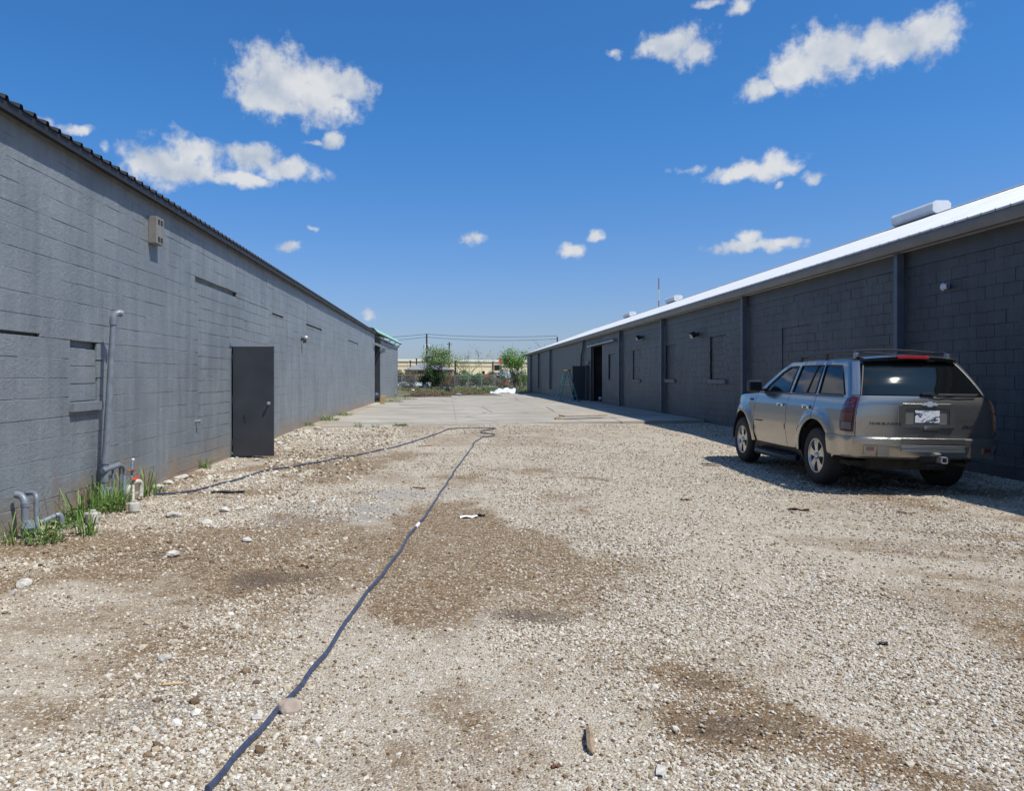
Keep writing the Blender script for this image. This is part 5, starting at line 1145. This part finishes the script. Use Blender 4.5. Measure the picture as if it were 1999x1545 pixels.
for k in range(9):
    x, y = rg.uniform(-.7, .7), rg.uniform(-1.0, 1.2); s = rg.uniform(.12, .3); b = MB(); ph = rg.uniform(0, 6)
    b.grid(lambda a, q: Vector((x+(a-.5)*s*1.6, y+(q-.5)*s, .015+.09*s*4*abs(math.sin(a*3+ph)*math.cos(q*3+ph))*.6)), 6, 5); b.build('rag', [M['tape'], M['stick'], M['dark'], M['trim_dark']][k % 4], t, True, local=True)
# ------------------------------------------------------------------ beyond the apron
M['beige'] = mat('beige_metal_wall', (.82,.69,.44), .6, var=.05, vscale=.4); M['offwhite'] = mat('offwhite_trim', (.84,.80,.68), .5)
M['pole'] = mat('creosoted_pole', (.05,.038,.03), .85, var=.3, vscale=6); M['wire'] = mat('black_cable', (.03,.03,.035), .6)
M['grey_roof'] = mat('grey_shingle_roof', (.23,.24,.255), .7, var=.1, vscale=2); M['bark'] = mat('bark', (.11,.085,.065), .9, var=.3, vscale=15)
M['leaf_light'] = mat('pale_spring_leaf', (.17,.25,.09), .55, var2=(.26,.35,.14), vscale=2.5); M['leaf_mid'] = mat('green_leaf', (.06,.13,.025), .55, var2=(.12,.21,.04), vscale=2.5)
M['leaf_dark'] = mat('dark_ivy_leaf', (.022,.05,.012), .6, var2=(.055,.10,.02), vscale=2.5); M['leaf_red'] = mat('reddish_leaf', (.13,.06,.03), .6, var2=(.08,.10,.025), vscale=2)
M['leaf_bright'] = mat('bright_green_leaf', (.10,.22,.03), .5, var2=(.19,.32,.06), vscale=3)
M['thatch'] = mat('dry_grass', (.25,.19,.11), .85, var2=(.12,.15,.045), vscale=.8); M['white_paint'] = mat('white_vehicle_paint', (.72,.73,.74), .35, coat=.4)
M['orange_steel'] = mat('orange_machine_paint', (.50,.10,.03), .5); M['yellow'] = mat('yellow_post_paint', (.60,.42,.06), .5); M['tarp'] = mat('white_tarpaulin', (.66,.67,.69), .5, var=.08, vscale=3)
GR = lambda x, y: float(gz(x, y))
# long beige warehouse
Y = 205; x0, x1 = (772-CX)/F*Y-25, (1045-CX)/F*Y+45; ht = zpx(703, Y)
bw = thing('far_warehouse', 'long low beige metal warehouse on the horizon', 'warehouse', ((x0+x1)/2, Y, 0))
b = MB(); b.box(x0, x1, Y, Y+30, 0, ht-.55); b.build('wall', M['beige'], bw); b = MB(); b.box(x0-.2, x1+.2, Y-.25, Y+30, ht-.55, ht); b.build('eave_band', M['offwhite'], bw)
k = x0
while k < x1: b = MB(); b.box(k, k+.18, Y-.10, Y-.004, 0, ht-.56); b.build('wall_rib', M['beige'], bw); k += 3.4
b = MB(); b.box(x0, x1, Y-.12, Y-.104, ht-1.75, ht-1.6); b.build('wall_seam', mat('seam_brown', (.33,.27,.16), .6), bw)
for px_ in (870, 955, 975): xx = (px_-CX)/F*Y; b = MB(); b.box(xx-1.6, xx+1.6, Y-.09, Y-.02, 0, 3.3); b.build('roller_door', M['offwhite'], bw)
xx = (972-CX)/F*Y; b = MB(); b.box(xx-1.2, xx+.9, Y-.2, Y-.11, 3.6, 4.9); b.build('window', M['glass'], bw)
bw.rotation_euler = (0, 0, R(20))
# open pavilion with hipped roof
Y = 132; cx_ = (838-CX)/F*Y; e = zpx(722, Y); ap = zpx(706, Y); w_ = 4.2; d_ = 4
pv = thing('pavilion', 'open shelter with grey hipped roof and yellow posts behind the fence', 'shelter', (cx_, Y, 0))
b = MB(); b.add([(cx_-w_, Y-d_, e), (cx_+w_, Y-d_, e), (cx_+w_, Y+d_, e), (cx_-w_, Y+d_, e), (cx_-.35, Y, ap), (cx_+.35, Y, ap), (cx_-w_, Y-d_, e-.15), (cx_+w_, Y-d_, e-.15), (cx_+w_, Y+d_, e-.15), (cx_-w_, Y+d_, e-.15)], [(0,1,5,4), (1,2,5), (2,3,4,5), (3,0,4), (0,6,7,1), (1,7,8,2), (2,8,9,3), (3,9,6,0), (6,9,8,7)]); b.build('roof', M['grey_roof'], pv)
for q in (-3.9, -2.0, 0, 2.0, 3.9): b = MB(); b.box(cx_+q-.09, cx_+q+.09, Y-3.7, Y-3.52, 0, e-.15); b.build('post', M['yellow'], pv)
b = MB(); b.box(cx_-3.8, cx_+3.8, Y+3.2, Y+3.3, 0, 1.9); b.build('back_wall', M['void'], pv); b = MB(); b.box(cx_-4.0, cx_+4, Y-3.5, Y-3.4, e-.75, e-.152); b.build('beam', mat('brown_beam', (.22,.11,.05), .7), pv)
# utility poles, cables
def pole(px_, top, Y, label, trans=False, arms=True, r=.15):
    x = (px_-CX)/F*Y; h = zpx(top, Y); t = thing('utility_pole', label, 'pole', (x, Y, 0)); b = MB(); b.tube([(x, Y, -.2), (x, Y, h)], [r*1.2, r*.8], 8); b.build('post', M['pole'], t, True)
    if arms:
        b = MB(); b.cbox((x, Y-.12, h-.5), (1.0, .1, .12)); b.build('crossarm', M['pole'], t)
        for q in (-.45, .45): b = MB(); b.lathe([(.03,0),(.05,.05),(.03,.12),(0,.13)], 8, 'Z', (x+q, Y-.12, h-.44)); b.build('insulator', M['galv'], t)
    if trans:
        for q in (-.38, .38): b = MB(); b.lathe([(0,0),(.2,0),(.21,.7),(.12,.78),(0,.78)], 10, 'Z', (x+q, Y-.2, zpx(682, Y))); b.build('transformer', M['white_paint'], t, True)
    return x, h
xa, ha = pole(833, 652, 140, 'tall dark utility pole carrying two white transformers', True, False, .17)
xb, hb = pole(877, 668, 165, 'dark utility pole right of the leafy fence shrub', False, True, .16); xc, hc = pole(1088, 658, 140, 'dark utility pole top showing above the right warehouse roof', False, False, .15)
def cable(a, c, sag, label):
    a, c = Vector(a), Vector(c); b = MB(); b.tube([a+(c-a)*t-Vector((0,0,4*sag*t*(1-t))) for t in [i/16 for i in range(17)]], .035, 4); tag(b.build('overhead_cable', M['wire'], None), label, 'cable', 'cables between the utility poles')
cable((xa, 140, ha-.05), (xc, 140, ha-.35), .35, 'upper overhead cable right of the transformer pole'); cable((xa, 140, ha-.6), (xc, 140, hc-.35), .45, 'lower overhead cable right of the transformer pole')
cable((xa-26, 140, ha-1.1), (xa, 140, ha-.05), .4, 'upper overhead cable left of the transformer pole'); cable((xa-26, 140, ha-1.6), (xa, 140, ha-.6), .5, 'lower overhead cable left of the transformer pole')
for px_, top, Y, lb in ((813, 701, 150, 'short dark post rising over the left slope of the shelter roof'), (801, 705, 160, 'thin dark post in front of the beige warehouse at far left'), (962, 708, 150, 'dark steel post standing before the beige warehouse window'), (889, 705, 150, 'stout dark post right of the shelter roof')):
    x = (px_-CX)/F*Y; h = zpx(top, Y); b = MB(); b.tube([(x, Y, -.1), (x, Y, h)], .12 if px_ != 889 else .2, 8); b.tube([(x, Y, h), (x, Y, h+.12)], .2, 8); tag(b.build('yard_post', M['pole'], None), lb, 'post')
# radio mast
Y = 640; x = (1286-CX)/F*Y; top = zpx(543, Y); mt_ = thing('radio_mast', 'slim red and white radio mast rising behind the right warehouse roof', 'mast', (x, Y, 0)); Mr = mat('mast_red', (.45,.07,.05), .5); n = 9
for i in range(n):
    z0, z1 = top*i/n, top*(i+1)/n; b = MB(); w2 = .45
    for q in range(3):
        t0 = 2.094*q; p = Vector((x+w2*math.cos(t0), Y+w2*math.sin(t0), 0)); p2 = Vector((x+w2*math.cos(t0+2.094), Y+w2*math.sin(t0+2.094), 0)); b.tube([p+Vector((0,0,z0)), p+Vector((0,0,z1))], .12, 4)
        for k in range(4): za = z0+(z1-z0)*k/4; b.tube([p+Vector((0,0,za)), p2+Vector((0,0,za+(z1-z0)/4))], .07, 3)
    b.build('lattice_section', Mr if i % 2 == 0 else M['offwhite'], mt_)
# chain-link fence
YF = 100; xs0, xs1 = (772-CX)/F*YF-14, (1040-CX)/F*YF+22; FH = 1.8
fe = thing('chain_link_fence', 'grey chain-link fence closing off the far end of the yard', 'fence', ((xs0+xs1)/2, YF, 0))
b = MB(); b.tube([(xs0, YF, FH), (xs1, YF, FH)], .035, 6); b.build('top_rail', M['galv'], fe)
b = MB(); b.tube([(xs0, YF, .12), (xs1, YF, .12)], .02, 6); b.build('bottom_rail', M['galv'], fe)
k = (888-CX)/F*YF
while k > xs0: k -= 1.73
while k < xs1: b = MB(); b.tube([(k, YF, -.1), (k, YF, FH+.06)], .045, 6); b.build('post', M['galv'], fe); k += 1.73
b = MB(); st = .14; k = xs0-FH
while k < xs1:
    for sg in (1, -1):
        a0, a1 = (k, k+FH) if sg > 0 else (k+FH, k); z0, z1 = .05, FH
        b.add([(a0-.006, YF+.01*sg, z0), (a0+.006, YF+.01*sg, z0), (a1+.006, YF+.01*sg, z1), (a1-.006, YF+.01*sg, z1)], [(0,1,2,3)])
    k += st
tag(b.build('wire_mesh', M['galv'], fe), kind='stuff')
# trees and shrubs
def branch(b, p, d, ln, r, depth, rg, tips, spread=.55):
    q = [p]; dd = d.normalized()
    for i in range(4): dd = (dd+Vector((rg.gauss(0,.12), rg.gauss(0,.12), rg.gauss(.04,.08)))).normalized(); q.append(q[-1]+dd*ln/4)
    b.tube(q, [r*(1-.16*i) for i in range(5)], 5 if depth > 1 else 4)
    if depth == 0: tips.append((q[-1], dd)); tips.append((q[2], dd)); return
    for k in range(rg.choice((2, 3, 3))):
        a = rg.uniform(0, 6.28); s = Vector((math.cos(a), math.sin(a), 0)); nd_ = (dd*.85+s*spread*rg.uniform(.6,1.3)+Vector((0,0,.25))).normalized()
        branch(b, q[rg.choice((2,3,4))], nd_, ln*rg.uniform(.6,.85), r*.55, depth-1, rg, tips, spread)
def leaves(b, tips, per, rad, size, rg, zs=.8):
    for p, d in tips:
        for i in range(per):
            o = Vector((rg.gauss(0,1), rg.gauss(0,1), rg.gauss(0,zs)))*rad*.5; c = p+o; u = Vector((rg.gauss(0,1), rg.gauss(0,1), rg.gauss(-.2,.8))).normalized(); v = u.orthogonal().normalized(); v = Matrix.Rotation(rg.uniform(0,6.28), 3, u) @ v; k = size*rg.uniform(.6,1.4)
            b.add([c-u*k, c+v*k*.5, c+u*k, c-v*k*.5], [(0,1,2,3)])
def tree(px_, base_py, top_py, Y, name, label, lm, per, rad, size, seed, depth=3, spread=.55, stems=1, cat='tree', trunk_r=.09, wid=1.0):
    x = (px_-CX)/F*Y; g = GR(x, Y); H = zpx(top_py, Y)-g; rg = random.Random(seed); t = thing(name, label, cat, (x, Y, g)); b = MB(); tips = []
    for s in range(stems):
        a = rg.uniform(0, 6.28); lean = Vector((math.cos(a), math.sin(a), 0))*(.28 if stems > 1 else .06)
        branch(b, Vector((x+.12*math.cos(a)*(stems > 1), Y+.12*math.sin(a)*(stems > 1), g-.1)), Vector((0,0,1))+lean, H*.42, trunk_r, depth, rg, tips, spread)
    zt = max(p.z for p, d in tips); sc = H/(zt-g+rad*.3)                     # settle the height
    b.v = [(x+(v[0]-x)*min(sc,1.25)*wid, Y+(v[1]-Y)*min(sc,1.2), g+(v[2]-g)*sc) for v in b.v]; tips = [(Vector((x+(p.x-x)*min(sc,1.25)*wid, Y+(p.y-Y)*min(sc,1.2), g+(p.z-g)*sc)), d) for p, d in tips]
    b.build('trunk', M['bark'], t)
    if lm: c = MB(); leaves(c, tips, per, rad, size, rg); c.build('crown', lm, t)
    return t
tree(862, 760, 674, 97, 'willow_tree', 'feathery pale green tree behind the two utility poles', M['leaf_light'], 18, .6, .085, 3, 4, .62, 3, trunk_r=.07, wid=1.35)
tree(917, 758, 678, 112, 'young_tree', 'thin young tree with sparse pale leaves against the beige warehouse', M['leaf_light'], 11, .7, .085, 8, 3, .75, 2, wid=1.15)
tree(1019, 762, 680, 94, 'leafy_tree', 'bright green leafy tree beside the far corner of the right warehouse', M['leaf_bright'], 22, .7, .10, 12, 3, .5, 3)
tree(1003, 762, 722, 96, 'leafy_tree', 'small bright green sapling left of the taller leafy tree', M['leaf_bright'], 10, .5, .09, 14, 2, .6, 2)
tree(1058, 760, 662, 118, 'bare_tree', 'bare grey branching tree showing above the far end of the right roof', None, 0, 0, 0, 17, 3, .6, 1)
tree(997, 760, 668, 140, 'bare_tree', 'bare thin tree with forked top behind the leafy tree', None, 0, 0, 0, 22, 2, .3, 1, trunk_r=.06)
tree(960, 760, 694, 130, 'bare_tree', 'small bare tree in front of the beige warehouse', None, 0, 0, 0, 29, 2, .5, 1, trunk_r=.05)
def bush(px_, Y, w, h, lm, label, seed, n=900, size=.08, z0=0):
    x = (px_-CX)/F*Y; g = GR(x, Y); rg = random.Random(seed); t = thing('shrub', label, 'shrub', (x, Y, g)); b = MB(); s = MB()
    lobes = [(rg.uniform(-.5,.5)*w, rg.uniform(-.3,.3)*w, rg.uniform(.35,.8)*h, rg.uniform(.22,.4)) for _ in range(8)]
    for i in range(n):
        lx, ly, lz, lr = rg.choice(lobes); u = Vector((rg.gauss(0,1), rg.gauss(0,1), rg.gauss(0,1))).normalized(); rr = rg.random()**.4
        p = Vector((x+lx+u.x*lr*w*rr*.7, Y+ly+u.y*lr*w*.5*rr, max(.03, lz+u.z*lr*h*rr)+g+z0)); v = Vector((rg.gauss(0,1), rg.gauss(0,1), rg.gauss(0,1))).normalized(); q = v.orthogonal().normalized(); k = size*rg.uniform(.6,1.4)
        b.add([p-v*k, p+q*k*.55, p+v*k, p-q*k*.55], [(0,1,2,3)])
    for lx, ly, lz, lr in lobes: s.tube([(x+lx*.3, Y+ly*.3, g), (x+lx, Y+ly, g+lz)], .02, 4)
    s.build('stems', M['bark'], t); b.build('foliage', lm, t)
bush(857, 96.5, 2.76, 2.86, M['leaf_dark'], 'dark ivy-covered shrub at the foot of the feathery tree', 1, 3230, .085)
bush(836, 97.5, 1.84, 2.42, M['leaf_dark'], 'dark shrub left of the feathery tree', 2, 1700)
bush(790, 101.5, 2.99, 2.53, M['leaf_red'], 'reddish shrub on the fence beside the left warehouse corner', 3, 1870)
bush(818, 101.5, 2.76, 2.42, M['leaf_red'], 'reddish green shrub on the fence under the shelter roof', 4, 1700)
bush(879, 101.5, 2.30, 2.20, M['leaf_red'], 'rusty shrub right of the feathery tree', 5, 1190)
bush(925, 103, 2.76, 2.42, M['leaf_mid'], 'mid green shrub behind the fence at the young tree', 6, 1870)
bush(905, 104, 2.99, 1.87, M['leaf_dark'], 'low dark shrub behind the fence left of the young tree', 7, 1530)
bush(950, 104, 2.99, 1.98, M['leaf_dark'], 'low dark shrub behind the middle of the fence', 8, 1530); bush(975, 104, 2.99, 1.87, M['leaf_red'], 'brown tangled shrub behind the fence before the white truck', 9, 1530)
bush(1000, 102, 2.76, 2.20, M['leaf_dark'], 'dark undergrowth left of the bright leafy tree', 10, 1530); bush(1024, 97, 2.53, 2.64, M['leaf_mid'], 'green undergrowth below the bright leafy tree', 11, 1870)
bush(765, 101, 2.76, 2.20, M['leaf_mid'], 'green shrub mostly behind the left warehouse corner', 12, 1020)
# dark hedge line well behind the fence
b = MB(); rg = random.Random(77); Y = 160
for i in range(9000):
    x = rg.uniform((770-CX)/F*Y-10, (1060-CX)/F*Y+14); h = 2.5+.5*math.sin(x*.7)+.3*math.sin(x*2.3); p = Vector((x, Y+rg.uniform(-.8,.8), h*rg.random()**.6)); v = Vector((rg.gauss(0,1), rg.gauss(0,1), rg.gauss(0,1))).normalized(); q = v.orthogonal().normalized(); k = .17*rg.uniform(.6,1.4); b.add([p-v*k, p+q*k*.6, p+v*k, p-q*k*.6], [(0,1,2,3)])
tag(b.build('hedge', M['leaf_dark'], None), 'dark overgrown hedge in front of the beige warehouse', 'hedge', kind='stuff')
# rough grass and litter strip between apron and fence
b = MB(); rg = random.Random(9); c2 = MB()
for i in range(5200):
    y = rg.uniform(74, 99.5); x = rg.uniform((775-CX)/F*y-2, (1040-CX)/F*y+2); d = fbm(x*.25, y*.12, 3)
    near = (y-74)/25
    if rg.random() > .25+near*.9 or d < .35: continue
    blades(b if rg.random() < .22+.3*(x > 3) else c2, (x, y, GR(x, y)), 5, .14+.22*near, .25, rg, .02)
tag(b.build('rough_grass', M['leaf_mid'], None), 'green rough grass in front of the fence', 'grass', kind='stuff'); tag(c2.build('dry_grass', M['thatch'], None), 'dry brown grass and stalks in front of the fence', 'grass', kind='stuff')
b = MB(); rg = random.Random(10)
for i in range(2600):
    y = rg.uniform(56, 80); x = rg.uniform(-3.4, min(4.5, -3+(y-56)*.42)+1.2); p = Vector((x, y, GR(x, y)+.03)); a = rg.uniform(0, 6.28); v = Vector((math.cos(a), math.sin(a), rg.uniform(-.2,.5)))*rg.uniform(.05,.25); q = Vector((-math.sin(a), math.cos(a), .3))*.03; b.add([p-v, p+q, p+v, p-q], [(0,1,2,3)])
tag(b.build('leaf_litter', mat('brown_litter', (.12,.07,.045), .9, var=.5, vscale=2), None), 'brown leaf litter and dirt spread past the end of the apron', 'litter', kind='stuff')
# crumpled white tarpaulin, bag, bins, litter
c = gpx(985, 769); rg = random.Random(4); b = MB(); W2, D2 = 1.35, .75
def tarp(a, q):
    x, y = (2*a-1), (2*q-1); r = max(0, 1-(abs(x)**2.4+abs(y)**2.4)*.9); n = float(fbm(a*7+3, q*5+8, 4)); m2 = float(fbm(a*3+13, q*3+1, 2)); return Vector((c.x+x*W2*(1+.15*(n-.5)), c.y+.5+y*D2, c.z+.02+(.12+.75*m2*(.45+.55*a))*r**.6+(n-.5)*.45*r**.5))
b.grid(tarp, 44, 26); tag(b.build('tarpaulin', M['tarp'], None, 35), 'crumpled heap of white tarpaulin at the far end of the apron', 'tarpaulin')
def blob(px_, py_, s, m, name, label, cat, sz=(1,1,.8)):
    c = gpx(px_, py_); bm = bmesh.new(); bmesh.ops.create_icosphere(bm, subdivisions=2, radius=.5); rr = random.Random(int(px_))
    for v in bm.verts: v.co *= rr.uniform(.75, 1.15)
    b = MB(); bm.verts.index_update(); b.add([Vector((v.co.x*s*sz[0], v.co.y*s*sz[1], max(-.2*s, v.co.z*s*sz[2])))+c+Vector((0,0,.2*s)) for v in bm.verts], [[v.index for v in f.verts] for f in bm.faces]); bm.free(); tag(b.build(name, m, None, 40), label, cat)
blob(874, 765, .75, mat('black_plastic_bag', (.02,.022,.022), .35), 'rubbish_bag', 'black rubbish bag on the dirt before the fence', 'bag', (1,.7,.9))
blob(806, 764, .4, M['tarp'], 'litter_bag', 'small white bag lying on the dirt left of the bin', 'bag'); blob(881, 759.5, .6, M['tarp'], 'litter_bag', 'white bag in the grass at the fence post', 'bag', (1.3,.6,.6)); blob(934, 761, .4, M['tarp'], 'litter_bag', 'white litter in the grass under the young tree', 'bag', (1.3,.7,.5)); blob(896, 772, .4, M['tarp'], 'litter_bag', 'white scrap on the leaf litter at the edge of the apron', 'bag', (1.3,.7,.4))
Y = 103; x = (828-CX)/F*Y; k = thing('barrel', 'bright blue plastic barrel behind the fence', 'barrel', (x, Y, .35)); b = MB(); b.lathe([(0,0),(.27,0),(.29,.1),(.29,.3),(.31,.32),(.31,.36),(.29,.38),(.29,.7),(.31,.72),(.31,.76),(.28,.85),(0,.87)], 18, 'Z', (x, Y, .35)); b.build('drum', mat('blue_drum', (.05,.16,.50), .4), k, True); b = MB(); b.cbox((x, Y, .17), (.7, .7, .36)); b.build('pallet', M['stick'], k)
# vehicles and machines behind the fence
def vehicle(px_, Y, L, label, name='parked_car', truck=False, rz=0):
    x = (px_-CX)/F*Y; v = thing(name, label, 'truck' if truck else 'car', (x, Y, 0), (0, 0, R(rz)))
    if truck:
        b = MB(); b.cbox((.9, 0, 1.9), (3.6, 2.2, 2.3), bev=.04); b.build('cargo_box', M['white_paint'], v, local=True); b = MB(); b.cbox((-1.7, 0, 1.3), (1.5, 2.0, 1.5), bev=.2); b.build('cab', M['white_paint'], v, 40, local=True); b = MB(); b.cbox((-1.9, -1.0, 1.6), (.9, .05, .55)); b.cbox((-2.44, 0, 1.65), (.05, 1.6, .55)); b.build('cab_window', M['glass'], v, local=True); ws = ((-1.6, 1), (1.5, 1), (-1.6, -1), (1.5, -1)); b = MB(); b.cbox((.3, 0, .6), (4.6, 1.0, .2)); b.build('chassis', M['under'], v, local=True)
    else:
        pr = [(-2.2,.35),(-2.2,.75),(-1.5,.92),(-.85,1.42),(.7,1.45),(1.5,.98),(2.15,.9),(2.2,.35)]; b = MB(); b.prism([(a, -.85, z) for a, z in pr], (0, 1.7, 0)); b.build('body', M['white_paint'], v, local=True); b = MB(); b.prism([(a, -.865, z) for a, z in ((-1.2,.98),(-.75,1.36),(.62,1.38),(1.2,1.0))], (0, 1.73, 0)); b.build('side_windows', M['glass'], v, local=True); ws = ((-1.35, .8), (1.35, .8), (-1.35, -.8), (1.35, -.8))
    for a, q in ws: b = MB(); b.lathe([(.0,-.1),(.2,-.1),(.33,-.09),(.35,0),(.33,.09),(.2,.1),(0,.1)], 16, 'Y', (a, q, .35)); b.build('wheel', M['rubber'], v, True, local=True)
vehicle(812, 112, 4.4, 'white car parked behind the fence under the shelter', rz=35); vehicle(778, 114, 4.4, 'white car at the left end of the fence, half hidden by the warehouse', rz=10); vehicle(995, 150, 5, 'white box truck parked behind the fence near the leafy tree', 'box_truck', True, 20)
def machine(px_, py_, Y, label, s=1.0):
    x = (px_-CX)/F*Y; z = zpx(py_, Y); t = thing('machine', label, 'machinery', (x, Y, 0)); b = MB(); b.cbox((0, 0, z*.5), (1.3*s, 1.2, z*.55), bev=.08); b.build('engine_housing', M['orange_steel'], t, local=True)
    b = MB(); b.cbox((0, 0, z*.14), (1.7*s, 1.3, z*.26), bev=.08); b.build('track_base', M['under'], t, local=True); b = MB(); b.tube([(.3, 0, z*.7), (1.0*s, 0, z*1.0), (1.7*s, 0, z*.55)], .09, 6); b.build('boom', M['orange_steel'], t, local=True)
    b = MB(); b.cbox((-.35, 0, z*.85), (.5, .9, z*.25), bev=.05); b.build('cab', M['glass'], t, local=True)
machine(866, 726, 126, 'orange digger under the right end of the shelter', 1.0); machine(880, 734, 115, 'orange machine behind the rusty shrub', .8); machine(947, 724, 158, 'orange machine behind the hedge before the beige warehouse', .9); machine(989, 737, 112, 'small orange machine behind the fence before the truck', .5)
x = (976-CX)/F*150; b = MB(); b.tube([(x, 150, 0), (x, 150, zpx(712, 150))], .06, 6); k = thing('warning_sign', 'orange marker board on a thin pole above the beige warehouse roofline', 'sign', (x, 150, 0)); b.build('pole', M['galv'], k); b = MB(); b.cbox((x, 149.9, zpx(705, 150)), (.5, .05, 1.2), bev=.02); b.build('board', mat('orange_board', (.75,.13,.05), .5), k)
